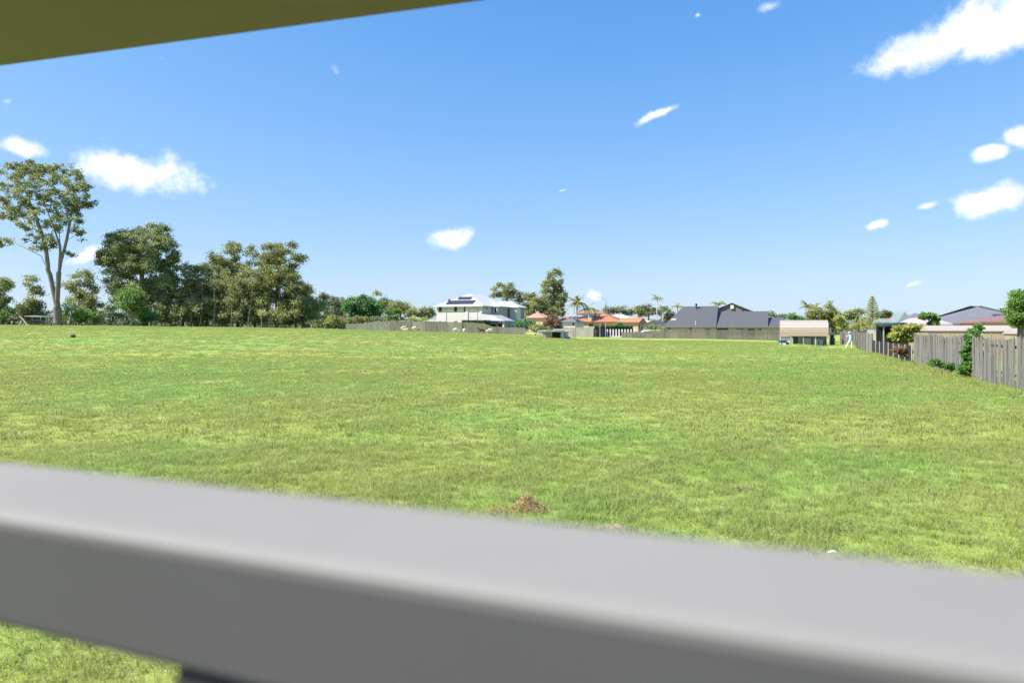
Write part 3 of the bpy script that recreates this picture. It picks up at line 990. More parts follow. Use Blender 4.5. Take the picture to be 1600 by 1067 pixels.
# right-hand neighbours
r, h, ze, zr = simple_house('low_house', 'neighbouring house with a long blue grey hip roof and solar panels', 1462, 1640, 72, 506, 477, 'cream', 'slate2', 13, 't', 6.2, 6.2)
tl = h.t_at(1462); a = h.p(tl - .5, -.5, ze); b = h.p(tl - .5 + 6.2, 6.5, zr); dirr = (b - a)
c_ = h.p(tl - .5, 13.5, ze)
nl_ = (c_ - a).cross(b - a).normalized()
if nl_.z < 0: nl_ = -nl_
fm_ = h.p(0, 6.5, zr) - h.p(0, -.5, ze); fmn = fm_.normalized(); nf_ = V.cross(fmn).normalized()
for i in range(3):
    o = h.p(tl + 7.1 + i * 1.05, -.5, ze) + fm_ * .55 + nf_ * .07
    MB().obox(o, V * 1.0, fmn * 1.7, nf_ * .05).build('solar_panel', M['solar'], r)
for i in range(2):
    o = h.p(tl + 5.9 + i * 1.05, -.5, ze) + fm_ * .30 + nf_ * .07
    MB().obox(o, V * 1.0, fmn * 1.2, nf_ * .05).build('solar_panel', M['solar'], r)
simple_house('low_house', 'pale metal roofed extension stretching beside the blue grey roof', 1444, 1478, 66, 506.5, 496, 'beige', 'beigepale', 16, 'q', 3.0, 1)
simple_house('low_house', 'house with a maroon tiled roof partly behind the mango tree', 1540, 1640, 56, 502.5, 490, 'cream', 'maroon', 9, 't', 3.5, 2)
r, h, ze, zr = simple_house('gable_house', 'white gabled house with a pale green metal roof', 1406, 1421, 97, 503, 488.5, 'white', 'greenroof', 10, 'q', 0, 0, ov=.25)
MB().slab([h.p(h.t_at(1406) , -.24, ze), h.p(0, -.24, ze), h.p(h.t_at(1406) / 2, -.24, zr - .15)], .1).build('gable_wall', M['white'], r)
simple_house('low_house', 'grey roofed house joined behind the pale green gable', 1419, 1482, 99, 503, 488.8, 'greywall', 'slate2', 9, 't', 2, 4)
simple_house('low_house', 'low house with a small bright red roof far behind the fence', 1388, 1409, 118, 500, 492.5, 'white', 'red', 7, 't', 3, 1)
simple_house('low_house', 'low house with a pale teal sheet roof behind the bare tree', 1364, 1404, 104, 503.5, 497.5, 'greywall', 'greenroof', 8, 't', 2, 2)
simple_house('low_house', 'small house with a light grey pyramid roof behind the yellow shrubs', 1322, 1337, 112, 505.5, 500.5, 'greywall', 'slate2', 6, 't', 2, 2)

def garden_shed(label, px0, px1, d, py_e, py_r, end_px):
    h = Local(px1, d); tl = h.t_at(px0)
    r = empty('garden_shed', h.p(0, 0, h.g), label, 'shed')
    ze = zat(py_e, d); zr = zat(py_r, d + 1.2)
    h.block(tl, 0, 0, 2.4, h.g - .1, ze).build('wall', M['beige'], r)
    h.hip(tl, 0, 0, 2.4, ze + .01, zr, 't', .08, .05, .05, th=.05).build('roof', M['beigepale'], r)
    for i in range(int(-tl / .8)):
        h.block(tl + .4 + i * .8, tl + .44 + i * .8, -.022, -.003, h.g, ze - .03).build('wall_rib', M['beigepale'], r)
garden_shed('long cream metal garden shed with pale roof behind the paling fence', 1450, 1532, 46, 516.5, 508.5, 0)
garden_shed('second cream garden shed beside the mango tree', 1536, 1584, 43, 517, 508.5, 0)
garden_shed('low cream garden shed with its roof under the mango tree', 1588, 1650, 40, 521, 513, 0)

def patio():
    h = Local(1428, 74); tl = h.t_at(1376)
    r = empty('patio_cover', h.p(tl / 2, 0, h.g), 'black flat patio cover with dark posts behind the fence', 'patio cover')
    zt = zat(504, 74)
    MB().slab([h.p(tl, -.2, zt - .35), h.p(0, -.2, zt), h.p(0, 4, zt + .1), h.p(tl, 4, zt - .1)], .18).build('cover', M['black'], r)
    for t in (tl + .3, tl / 2, -.3):
        h.block(t - .06, t + .06, 0, .12, h.g, zt - .3).build('post', M['galv'], r)
    h.block(tl, 0, 3.8, 3.9, h.g, zt - .2).build('back_screen', M['mesh'], r)
patio()

# ---------------------------------------------------------------- farm shelter beside the fence
def shelter():
    h = Local(1295, 88); tl = h.t_at(1218.5); g = h.g - .1
    dl = h.p(tl, 0, 0).y
    r = empty('farm_shelter', h.p(tl / 2, 0, h.g), 'open fronted shelter with a curved beige sheet metal roof', 'shelter')
    zz = lambda py: zat(py, (88 + dl) / 2)
    zs = [zz(525), zz(518.5), zz(512), zz(504.5), zz(501), zz(500.3)]
    qs = [0, .10, .28, 1.0, 1.8, 2.4]
    prof = list(zip(qs, zs)) + [(4.8 - a, b) for a, b in list(zip(qs, zs))[-2::-1]]
    fine = []
    for i in range(len(prof) - 1):
        m = 5 if i in (0, 1, len(prof) - 2, len(prof) - 3) else 3
        for j in range(m):
            f = j / m
            fine.append((prof[i][0] + (prof[i + 1][0] - prof[i][0]) * f, prof[i][1] + (prof[i + 1][1] - prof[i][1]) * f))
    fine.append(prof[-1])
    K = len(fine)
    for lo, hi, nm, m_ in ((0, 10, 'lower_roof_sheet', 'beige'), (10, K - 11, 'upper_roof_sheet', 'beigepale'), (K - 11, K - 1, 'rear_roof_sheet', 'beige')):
        for i in range(lo, hi):
            a = fine[i]; b = fine[i + 1]
            rib = .035 if i % 2 == 0 else 0
            pts = [h.p(tl, a[0], a[1]), h.p(0, a[0], a[1]), h.p(0, b[0], b[1]), h.p(tl, b[0], b[1])]
            nrm = (pts[1] - pts[0]).cross(pts[2] - pts[0]).normalized()
            MB().slab([v + nrm * rib for v in pts], .05).build(nm, M[m_], r)
    for px in (1219.6, 1255.5, 1274.5, 1293.8):
        t = h.t_at(px)
        for q in (.15, 4.6):
            h.block(t - .05, t + .05, q, q + .1, g, zs[0] + .1).build('post', M['pale_timber'], r)
    h.block(tl, 0, 4.72, 4.76, g, zs[0]).build('back_wall', M['galv'], r)
    t0, t1 = h.t_at(1221), h.t_at(1234.5)
    t = empty('water_tank', h.p((t0 + t1) / 2, .8, g), 'white box tank at the open end of the shelter', 'tank')
    h.block(t0, t1, .3, 1.5, g, zz(526)).build('body', M['whiteroof'], t, bevel=.05)
    h.block(t0 - .03, t1 + .03, .26, .295, zz(527) - .08, zz(527)).build('band', M['galv'], t)
    for i, (nm, cat, p0, p1, top, m_, lab) in enumerate((('glazed_screen', 'screen', 1239.5, 1247, 526.2, 'glass', 'dark framed glazed screen leaning under the shelter roof'),
            ('workbench', 'bench', 1257, 1267, 529.5, 'galv', 'grey metal bench under the shelter roof'),
            ('crate', 'crate', 1271, 1278, 531, 'whiteroof', 'pale square crate under the shelter beside a post'),
            ('crate', 'crate', 1279.5, 1286, 531.2, 'galv', 'light grey crate in the right bay of the shelter'))):
        a, b = h.t_at(p0, 1.5), h.t_at(p1, 1.5)
        bx = empty(nm, h.p((a + b) / 2, 1.5, g), lab, cat)
        z1 = zat(top, 90)
        h.block(a, b, 1.3, 2.0 if i else 1.45, g, z1).build('body', M[m_], bx, bevel=.03)
        h.block(a - .04, b + .04, 1.26, 2.04 if i else 1.49, z1 + .003, z1 + .06).build('lid', M['pale_timber' if i < 2 else m_], bx)
    a, b = h.t_at(1296.8, 1.5), h.t_at(1304.5, 1.5)
    t = empty('storage_rack', h.p((a + b) / 2, 1.5, g), 'dark rack of farm gear between the shelter and the fence', 'rack')
    h.block(a, b, 1.5, 2.4, g, zat(528, 90)).build('bin', M['black'], t)
    h.block(a + .1, b - .1, 1.6, 2.3, zat(528, 90) + .01, zat(521.5, 90)).build('load', M['mesh'], t)
    MB().tube([h.p(a, 1.4, g), h.p(a, 1.4, zat(519, 90)), h.p(b, 1.4, zat(520.5, 90)), h.p(b, 1.4, g)], .04).build('frame', M['pale_timber'], t)
    h.block(a + .12, b - .15, 1.42, 1.5, zat(523, 90), zat(521.8, 90)).build('shelf', M['whiteroof'], t)
shelter()

def wheelbarrow():
    d = 85; p = gp(1223, d)
    p.z += .02
    r = empty('wheelbarrow', p, 'blue wheelbarrow parked in front of the shelter', 'wheelbarrow')
    b = [(-.34, -.24), (.30, -.24), (.30, .24), (-.34, .24)]
    tp = [(-.50, -.34), (.52, -.34), (.52, .34), (-.50, .34)]
    vs = [p + Vector((x, y, .30)) for x, y in b] + [p + Vector((x, y, .58)) for x, y in tp]
    vs += [p + Vector((x * .9, y * .9, .33)) for x, y in b] + [p + Vector((x * .95, y * .95, .585)) for x, y in tp]
    fs = [(3, 2, 1, 0)] + [(i, (i + 1) % 4, (i + 1) % 4 + 4, i + 4) for i in range(4)] + [(8, 9, 10, 11)]
    fs += [(i + 8, i + 12, (i + 1) % 4 + 12, (i + 1) % 4 + 8) for i in range(4)] + [(i + 4, (i + 1) % 4 + 4, (i + 1) % 4 + 12, i + 12) for i in range(4)]
    MB().add(vs, fs).build('tray', M['blue'], r)
    for sd in (-1, 1):
        MB().tube([p + Vector((.62, sd * .08, .2)), p + Vector((.1, sd * .22, .29)), p + Vector((-.85, sd * .28, .52))], .022).build('handle', M['galv'], r)
        MB().tube([p + Vector((-.25, sd * .22, .3)), p + Vector((-.35, sd * .22, 0))], .02).build('leg', M['galv'], r)
    w = MB().tube([p + Vector((.62, -.05, .2)), p + Vector((.62, .05, .2))], .2, 14).build('wheel', M['rubber'], r)
    MB().tube([p + Vector((.62, -.056, .2)), p + Vector((.62, .056, .2))], .09, 10).build('hub', M['galv'], w)
wheelbarrow()

# ---------------------------------------------------------------- skinned figures
def skin_mesh(verts, edges, radii, root=0, sub=2):
    me = bpy.data.meshes.new('tmp'); me.from_pydata(verts, edges, [])
    o = bpy.data.objects.new('tmp', me); col.objects.link(o)
    o.modifiers.new('skin', 'SKIN')
    if not me.skin_vertices:
        bm = bmesh.new(); bm.from_mesh(me); bm.verts.layers.skin.verify(); bm.to_mesh(me); bm.free()
    for i, sv in enumerate(me.skin_vertices[0].data):
        rr = radii[i]
        sv.radius = (rr, rr) if not hasattr(rr, '__len__') else rr
        sv.use_root = (i == root)
    s = o.modifiers.new('sub', 'SUBSURF'); s.levels = sub; s.render_levels = sub
    dg = bpy.context.evaluated_depsgraph_get()
    m2 = bpy.data.meshes.new_from_object(o.evaluated_get(dg))
    bpy.data.objects.remove(o)
    for p in m2.polygons: p.use_smooth = True
    return m2

def person():
    d = 73.0; p = gp(1329, d)
    r = empty('person', p, 'person in light blue shirt and white trousers standing legs apart by the fence', 'person')
    V_ = []; E = []; R = []
    def add(x, y, z, rad, parent=None):
        V_.append((x, y, z)); R.append(rad)
        if parent is not None: E.append((parent, len(V_) - 1))
        return len(V_) - 1
    pel = add(0.03, 0, .93, .15)
    wa = add(.05, .02, 1.08, .14, pel)
    ch = add(.05, .08, 1.30, .17, wa)
    sh = add(.04, .12, 1.44, .12, ch)
    nk = add(.0, .14, 1.52, .058, sh)
    hd = add(-.03, .16, 1.62, .088, nk)
    ht = add(-.03, .16, 1.71, .075, hd)
    for sx, kx, fx, fy in ((-1, -.28, -.50, -.02), (1, .06, .08, -.10)):
        hip = add(.03 + sx * .09, 0, .88, .10, pel)
        kn = add(kx if sx < 0 else .12, -.04 if sx > 0 else 0, .50, .068, hip)
        an = add(fx if sx < 0 else .08, fy, .09, .045, kn)
        add((fx if sx < 0 else .08) - .02, fy - .14, .035, .04, an)
        s2 = add(.04 + sx * .19, .14, 1.41, .06, sh)
        el = add(.04 + sx * .30, .26, 1.22, .046, s2)
        wr = add(.04 + sx * .24, .46, 1.30, .032, el)
        pm = add(.04 + sx * .23, .54, 1.33, .036, wr)
        for f in range(4):
            kx2 = .04 + sx * .23 + (f - 1.5) * .024
            k1 = add(kx2, .60, 1.33 - .008 * f, .010, pm)
            add(kx2, .63 + .008 * (f in (1, 2)), 1.295, .009, k1)
        th = add(.04 + sx * .23 - sx * .045, .555, 1.315, .011, pm)
        add(.04 + sx * .23 - sx * .055, .59, 1.30, .010, th)
    me = skin_mesh(V_, E, R, pel, 2)
    for m_ in ('skin', 'shirt', 'trouser', 'rubber'): me.materials.append(M[m_])
    for pl in me.polygons:
        c = pl.center
        if c.z < .07: pl.material_index = 3
        elif c.z < .98: pl.material_index = 2
        elif c.z < 1.49 and c.y < .36: pl.material_index = 1
        else: pl.material_index = 0
    o = bpy.data.objects.new('body', me); col.objects.link(o); o.parent = r
    hp = p + Vector((-.03, .16, 1.69))
    mb = MB()
    prof = [(.20, -.01), (.19, .005), (.105, .015), (.10, .07), (.07, .11), (.0, .12)]
    n = 16; vs = []; fs = []
    for (rr, z) in prof:
        for i in range(n):
            a = 2 * math.pi * i / n
            vs.append(hp + Vector((rr * math.cos(a), rr * math.sin(a), z)))
    for j in range(len(prof) - 1):
        for i in range(n):
            fs.append((j * n + i, j * n + (i + 1) % n, (j + 1) * n + (i + 1) % n, (j + 1) * n + i))
    mb.add(vs, fs).build('hat', M['hat'], r, smooth=True)
    # nose / hair
    MB().tube([p + Vector((-.03, .06, 1.56)), p + Vector((-.03, .10, 1.66))], [.05, .085], 8).build('hair', M['darkhair'], r, smooth=True)
person()

def animal(label, px, d, pose, heading, body_m, head_m, scale=1.0, group='sheep grazing along the far fence'):
    p = gp(px, d)
    r = empty('sheep', p, label, 'sheep', group)
    V_ = []; E = []; R = []
    def add(x, y, z, rad, parent=None):
        V_.append((x * scale, y * scale, z * scale)); R.append(rad * scale if not hasattr(rad, '__len__') else tuple(q * scale for q in rad))
        if parent is not None: E.append((parent, len(V_) - 1))
        return len(V_) - 1
    lie = pose == 'lying'
    zb = .30 if lie else .62
    a = add(0, 0, zb, .24)
    b = add(-.36, 0, zb + .02, .22, a)
    c = add(.36, 0, zb + .01, .21, a)
    add(-.50, 0, zb - .02, .06, b)
    if pose == 'grazing':
        n1 = add(.55, 0, zb - .14, .12, c); n2 = add(.70, 0, zb - .36, .085, n1); n3 = add(.80, 0, zb - .52, .05, n2)
    else:
        n1 = add(.52, 0, zb + .18, .12, c); n2 = add(.62, 0, zb + .32, .095, n1); n3 = add(.80, 0, zb + .24, .055, n2)
    for sy in (-1, 1):
        add(V_[n2][0] / scale - .05, sy * .15, V_[n2][2] / scale + .03, .03, n2)
        for bx, back in ((c, False), (b, True)):
            x0 = V_[bx][0] / scale
            if lie:
                k1 = add(x0, sy * .2, .16, .09, bx); add(x0 + .24, sy * .24, .05, .04, k1)
            else:
                up = add(x0, sy * .11, zb - .22, .085, bx)
                kn = add(x0 + (-.07 if back else .02), sy * .12, .26, .042, up)
                add(x0 + (-.03 if back else 0), sy * .12, .02, .034, kn)
    me = skin_mesh(V_, E, R, a, 2)
    me.materials.append(M[body_m]); me.materials.append(M[head_m])
    hx = V_[n1][0] + .07 * scale
    for pl in me.polygons:
        if pl.center.x > hx or (pl.center.z < .2 * scale and not lie): pl.material_index = 1
    o = bpy.data.objects.new('body', me); col.objects.link(o); o.parent = r
    o.rotation_euler = (0, 0, heading)
animal('cream sheep with a black head standing above its lying companion', 630.5, 128, 'standing', .25, 'wool', 'darkhair', 1.05)
animal('cream sheep lying on the grass below the black headed one', 633, 124, 'lying', .1, 'wool', 'wool', .95)
animal('cream sheep with a dark head, alone beside the lying pair', 648, 126, 'grazing', .0, 'wool', 'darkhair', 1.1)
animal('tan backed sheep grazing head down by the fence', 712, 122, 'grazing', -.2, 'wool', 'wool', 1.0)
animal('small pale sheep facing away next to the tan backed one', 725, 123, 'grazing', 1.9, 'wool', 'wool', .95)
animal('brown goat like sheep walking left in front of the fence', 753, 117, 'standing', math.pi, 'brownhair', 'brownhair', 1.05)
animal('large cream sheep grazing beside the brown one', 765.5, 117, 'grazing', math.pi, 'wool', 'wool', 1.15)

# ---------------------------------------------------------------- field shed and things round it
def field_shed():
    d = 106.0; p = gp(868, d); g = p.z - .1
    X = lambda px: W(px, 0, d).x
    Z = lambda py: zat(py, d)
    r = empty('field_shed', p, 'low derelict block shed with a flat slab roof in the field', 'shed')
    MB().slab([(X(846), d - .3, Z(517.2)), (X(893), d - .3, Z(517.6)), (X(893), d + 2.6, Z(516.0)), (X(846), d + 2.6, Z(515.6))], .14).build('roof', M['concrete'], r)
    MB().slab([(X(866), d + .1, Z(515.8)), (X(882), d + .1, Z(515.8)), (X(882), d + 2.2, Z(513.9)), (X(866), d + 2.2, Z(513.9))], .1).build('loose_sheet', M['galv'], r)
    # left wall in block courses
    for row in range(6):
        for c in range(2):
            z0 = g + .05 + row * .235
            x0 = X(853) + c * .5 + (.0 if row % 2 else -.04)
            MB().box((x0, d + .02 * (row % 2), z0), (x0 + .48, d + .25, z0 + .22)).build('block', M['concrete'], r, bevel=.012)
    MB().box((X(853), d + .26, g), (X(862.5), d + 2.3, Z(518.3))).build('side_wall', M['concrete'], r)
    MB().box((X(877), d, g), (X(888), d + .12, Z(518.4))).build('panel', M['galv'], r)
    MB().box((X(876.2), d - .05, g), (X(877.4), d + .08, Z(518.2))).build('post', M['pale_timber'], r)
    MB().box((X(882), d - .04, g), (X(883), d - .002, Z(518.4))).build('post', M['timber'], r)
    MB().box((X(862.6), d + 2.2, g), (X(888), d + 2.3, Z(518.2))).build('back_wall', M['timber'], r)
    t = empty('feed_tub', Vector((X(885.5), d - .6, g + .1)), 'shallow blue plastic tub at the foot of the field shed', 'tub')
    n = 18; prof = [(.0, .04), (.46, .04), (.56, .22), (.60, .22), (.50, .0), (.0, .0)]
    vs = []; fs = []
    for rr, z in prof:
        for i in range(n):
            a = 2 * math.pi * i / n
            vs.append(t.location + Vector((rr * math.cos(a), rr * math.sin(a) * .7, z)))
    for j in range(len(prof) - 1):
        for i in range(n): fs.append((j * n + i, j * n + (i + 1) % n, (j + 1) * n + (i + 1) % n, (j + 1) * n + i))
    MB().add(vs, fs).build('bowl', M['blue'], t)
    b = empty('white_cabinet', Vector((X(845.5), d + 1, g)), 'pale box cabinet on legs at the left of the field shed', 'cabinet')
    MB().box((X(841), d + .8, Z(521.5)), (X(849.5), d + 1.4, Z(515.6))).build('box', M['galv'], b)
    for px in (841.6, 848.6): MB().box((X(px), d + .85, g), (X(px) + .05, d + .9, Z(521.4))).build('leg', M['galv'], b)
    for px, py in ((896.3, 518.5), (899.5, 511), ):
        q = gp(px, d + 1)
        s = empty('star_picket', q, 'thin dark fence picket beside the field shed' if px < 898 else 'taller thin picket standing beside the shed picket', 'post')
        MB().tube([q - Vector((0, 0, .2)), Vector((q.x, q.y, zat(py, d + 1)))], .03, 5).build('stake', M['timber'], s)
        MB().box((q.x - .05, q.y - .05, zat(py, d + 1)), (q.x + .05, q.y + .05, zat(py, d + 1) + .05)).build('cap', M['galv'], s)
field_shed()

def derelict_cart():
    d = 110.0; p = gp(57, d); g = p.z - .05
    X = lambda px: W(px, 0, d).x
    Z = lambda py: zat(py, d)
    r = empty('derelict_stand', p, 'derelict grey timber stand with a flat roof beside the tall gum trunk', 'shelter')
    MB().slab([(X(39), d - .2, Z(493.6)), (X(66), d - .2, Z(494.4)), (X(76), d + 1.8, Z(494.8)), (X(42), d + 1.8, Z(492.6))], .12).build('roof', M['galv'], r)
    MB().slab([(X(48), d, Z(505)), (X(63), d, Z(505)), (X(63), d, Z(500.8)), (X(48), d, Z(500.8))], .1).build('lower_panel', M['black'], r)
    MB().box((X(63.5), d + .3, Z(508)), (X(74), d + .4, Z(502))).build('side_panel', M['timber'], r)
    for a, b in ((44, 47), (49, 50.5), (54, 54.5), (58, 58), (62.5, 62), (71, 71), (75, 74)):
        MB().tube([(X(b), d + .1, g), (X((a + b) / 2), d + .1, Z(500)), (X(a), d + .1, Z(494.2))], .06, 5).build('post', M['pale_timber' if a % 2 else 'timber'], r)
    MB().box((X(48), d - .02, Z(500.6)), (X(62), d + .05, Z(500.1))).build('rail', M['pale_timber'], r)
    q = empty('leaning_pole', Vector((X(48), d - .6, g)), 'pale pole leaning against the derelict stand', 'pole')
    MB().tube([(X(48), d - .7, g), (X(40), d - .5, Z(500)), (X(32), d - .3, Z(493.6))], [.10, .09, .06], 7).build('shaft', M['pale_timber'], q)
derelict_cart()

# ---------------------------------------------------------------- street side: road, walls, balustrade, lamp, car
def street():
    d = 146.0
    a = fence_line(835, Vector((W(980, 0, d).x, d, 0))); b = fence_line(1003, Vector((W(980, 0, d).x, d, 0)))
    n = 24
    vs = []; fs = []
    for i in range(n + 1):
        q = a.lerp(b, i / n)
        for s in (0, 2.2, 5.0):
            e = q + U * s
            vs.append((e.x, e.y, G(e.x, e.y) + .05))
    for i in range(n):
        for k in range(2): fs.append((i * 3 + k, i * 3 + 3 + k, i * 3 + 4 + k, i * 3 + 1 + k))
    o = MB().add(vs, fs).build('road', M['road']); tag(o, kind='structure')
    # block wall
    def wall(name, label, cat, px0, px1, dd, py0, m_, nb, capm=None):
        ref = Vector((W((px0 + px1) / 2, 0, dd).x, dd, 0))
        l = fence_line(px0, ref); rr = fence_line(px1, ref)
        t = empty(name, Vector(((l.x + rr.x) / 2, (l.y + rr.y) / 2, G(l.x, l.y))), label, cat)
        L_ = (rr - l).length
        for i in range(nb):
            q = l + V * (L_ * i / nb)
            z0 = G(q.x, q.y) - .2
            MB().obox(Vector((q.x, q.y, z0)), V * (L_ / nb - .02), U * .2, Vector((0, 0, zat(py0, q.y) - z0 + .04 * (i % 2)))).build('panel', m_, t)
        return t, l, rr
    wall('block_wall', 'long grey concrete block wall below the small garage', 'wall', 877, 927, 150, 511.5, M['concrete'], 10)
    wall('low_block_wall', 'lower pale block wall in front of the long grey one', 'wall', 890, 915, 144, 515.5, M['concrete'], 5)
    wall('driveway_gate', 'dark slatted driveway gate at the end of the block wall', 'gate', 927.5, 947, 150, 513.2, M['mesh'], 4)
    ref = Vector((W(968, 0, 149).x, 149, 0))
    l = fence_line(948, ref); rr = fence_line(991, ref)
    t = empty('balustrade_fence', Vector((l.x, l.y, G(l.x, l.y))), 'white masonry pillar fence with dark gaps along the street', 'fence')
    L_ = (rr - l).length; nb = 9
    MB().obox(Vector((l.x, l.y, G(l.x, l.y) - .2)), V * L_, U * .2, Vector((0, 0, .45))).build('plinth', M['whiteroof'], t)
    for i in range(nb + 1):
        q = l + V * (L_ * i / nb * .97); z0 = G(q.x, q.y) + .1
        zt = zat(514.4, q.y)
        MB().obox(Vector((q.x, q.y, z0)) - U * .03, V * .28, U * .26, Vector((0, 0, zt - z0))).build('pillar', M['whiteroof'], t)
        if i < nb:
            q2 = q + V * .285 + U * .08
            MB().obox(Vector((q2.x, q2.y, z0 + .15)), V * (L_ / nb * .97 - .29), U * .04, Vector((0, 0, zt - z0 - .3))).build('dark_gap_sheet', M['black'], t)  # black sheet standing in for the darkness in the gaps between pillars
    # clipped hedges
    def hedge(label, px0, px1, dd, py0, py1, depth=1.2, seed=1):
        rng = np.random.default_rng(seed)
        a_ = W(px0, 0, dd).x; b_ = W(px1, 0, dd).x
        t = empty('hedge', Vector(((a_ + b_) / 2, dd, G((a_ + b_) / 2, dd))), label, 'hedge')
        z1 = zat(py0, dd); z0 = min(zat(py1, dd), t.location.z)
        MB().box((a_ + .15, dd + .15, z0), (b_ - .15, dd + depth - .15, z1 - .15)).build('inner_growth', M['hedge'], t)
        m = int((b_ - a_) * (z1 - z0 + depth) * 120)
        c = rng.uniform(0, 1, (m, 3)) * np.array([b_ - a_, depth, z1 - z0]) + np.array([a_, dd, z0])
        f = rng.integers(0, 3, m)
        c[f == 0, 1] = dd + rng.normal(0, .05, (f == 0).sum()); c[f == 1, 2] = z1 + rng.normal(0, .05, (f == 1).sum())
        leaves_mesh('foliage', c, .22, rng.uniform(0, 1, m), M['hedge'], t, rng)
    hedge('clipped dark green hedge along the front of the white house', 721, 767, 131.2, 501, 512, seed=1)
    hedge('long low green hedge behind the white pillar fence', 929, 990, 153, 509.8, 516, seed=2)
    # street lamp
    d = 188.0
    q = gp(948.5, d)
    t = empty('street_lamp', q, 'tall grey street lamp with a long curved arm', 'street lamp')
    pts = [W(948.5, 516, d), W(948.5, 478, d), W(948, 472, d), W(945.5, 468, d), W(941, 465.3, d), W(936, 464.6, d)]
    pts[0].z = q.z
    MB().tube(pts, [.075, .065, .055, .05, .045, .04], 8).build('pole', M['galv'], t, smooth=True)
    e = W(934.8, 464.4, d)
    MB().slab([e + Vector((-.35, -.14, 0)), e + Vector((.35, -.10, .02)), e + Vector((.35, .10, .02)), e + Vector((-.35, .14, 0))], .14).build('lamp_head', M['mesh'], t, bevel=.03)
    for px, py0, dd, lab in ((937.5, 507, 147, 'short grey signpost by the driveway gate'), (946.5, 505.5, 147, 'pale steel post between gate and pillar fence'), (930.5, 517.5, 145, 'low dark bollard on the verge by the road')):
        q = gp(px, dd)
        t = empty('roadside_post', q, lab, 'post')
        MB().tube([q - Vector((0, 0, .2)), Vector((q.x, q.y, zat(py0, dd)))], .07, 7).build('shaft', M['galv' if px > 935 else 'timber'], t)
        MB().box((q.x - .12, q.y - .05, zat(py0, dd)), (q.x + .12, q.y + .05, zat(py0, dd) + .1)).build('cap', M['whiteroof'], t)
    # white car
    d = 147.5
    q = gp(1011, d); q.z = max(q.z, zat(518.6, d)) + .0
    q.z = G(q.x, q.y)
    t = empty('parked_car', q, 'white car parked in front of the gabled house', 'car')
    prof = [(-2.1, .35), (-2.1, .85), (-1.55, .98), (-.95, 1.5), (.75, 1.52), (1.6, 1.05), (2.1, .9), (2.15, .35)]
    def extr(pr, y0, y1):
        k = len(pr)
        vs = [q + Vector((x, y0, z)) for x, z in pr] + [q + Vector((x, y1, z)) for x, z in pr]
        return MB().add(vs, [tuple(range(k)), tuple(reversed(range(k, 2 * k)))] + [(i, i + k, (i + 1) % k + k, (i + 1) % k) for i in range(k)])
    extr(prof, -.85, .85).build('body', M['carpaint'], t, bevel=.08)
    for pr in ([(-1.25, 1.0), (-.85, 1.42), (-.1, 1.44), (-.1, 1.0)], [(0, 1.0), (0, 1.44), (.7, 1.44), (1.3, 1.05)]):
        extr(pr, -.862, -.84).build('window', M['glass'], t)
    for x in (-1.3, 1.35):
        for y in (-.88, .68):
            w = MB().tube([q + Vector((x, y, .33)), q + Vector((x, y + .2, .33))], .33, 16).build('wheel', M['rubber'], t)
            MB().tube([q + Vector((x, y - .01, .33)), q + Vector((x, y + .21, .33))], .19, 10).build('rim', M['galv'], w)
    for px, dd, lab in ((630, 141.5, 'white framed car port glimpsed above the long fence'), (672, 142, 'pale low shed roof beside the white house wall')):
        c = W(px, 503, dd)
        t = empty('small_outbuilding', Vector((c.x, c.y, G(c.x, c.y))), lab, 'shed')
        g = t.location.z
        w = 1.1 if px < 650 else 1.2
        MB().slab([(c.x - w, c.y, c.z + .25), (c.x + w, c.y, c.z + .2), (c.x + w, c.y + 2.5, c.z + .3), (c.x - w, c.y + 2.5, c.z + .35)], .12).build('roof', M['whiteroof'], t)
        for s in (-1, 1):
            MB().box((c.x + s * (w - .1) - .06, c.y + .1, g - .1), (c.x + s * (w - .1) + .06, c.y + .22, c.z + .12)).build('post', M['whiteroof'], t)
        MB().box((c.x - w + .05, c.y + 2.2, g - .1), (c.x + w - .05, c.y + 2.3, c.z + .1)).build('back_wall', M['glass'], t)
street()

# ---------------------------------------------------------------- trees
D1 = 113.0
tree('gum_tree', 'tall spreading gum tree with a thick pale forked trunk', 90, 111,
     [(75, 292, 66, 40), (25, 285, 42, 34), (112, 300, 36, 34), (60, 335, 48, 30), (103, 345, 28, 28), (2, 378, 20, 11), (18, 325, 28, 24), (62, 378, 28, 18),
      (128, 318, 24, 16), (126, 368, 9, 12), (108, 398, 9, 9), (45, 262, 30, 14), (95, 262, 26, 10)],
     'euc', 'bark_pale', .62, rc=5.2, cover=1.0, nl=30, seed=4, leafpx=2.4, droop=.7,
     trunk=[(90, 508), (89, 470), (91, 435), (94, 395), (92, 350), (85, 305)],
     limbs=[[(88, 478), (78, 430), (64, 400), (40, 388), (14, 376)], [(76, 425), (70, 380), (52, 330), (38, 295)], [(92, 420), (104, 375), (112, 330), (116, 300)],
            [(94, 385), (80, 345), (62, 300)]])
G1 = 'trees along the far left edge of the field'
def T(label, base, ells, kind='eucdark', d=D1, seed=1, **kw):
    return tree(kw.pop('name', 'tree'), label, base, d, ells, kind, kw.pop('bark', 'bark'), kw.pop('r0', .22), seed=seed, group=kw.pop('group', G1), **kw)
T('gum sapling at the field corner left of the tall gum', -2, [(0, 445, 22, 18), (-5, 465, 25, 20)], 'eucdark', 118, 11)
T('round green bush left of the derelict stand', 4, [(3, 490, 20, 18), (-20, 488, 25, 22)], 'bright', 117, 12, r0=.12, cat='bush', name='bush')
T('slender thin crowned tree just left of the tall gum trunk', 52, [(50, 440, 12, 18), (55, 465, 16, 20), (45, 480, 20, 18)], 'euc', 121, 13, r0=.12)
T('grey green thicket behind the derelict stand', 30, [(35, 492, 26, 14), (60, 488, 22, 15)], 'far', 122, 14, r0=.1, cat='bush', name='bush')
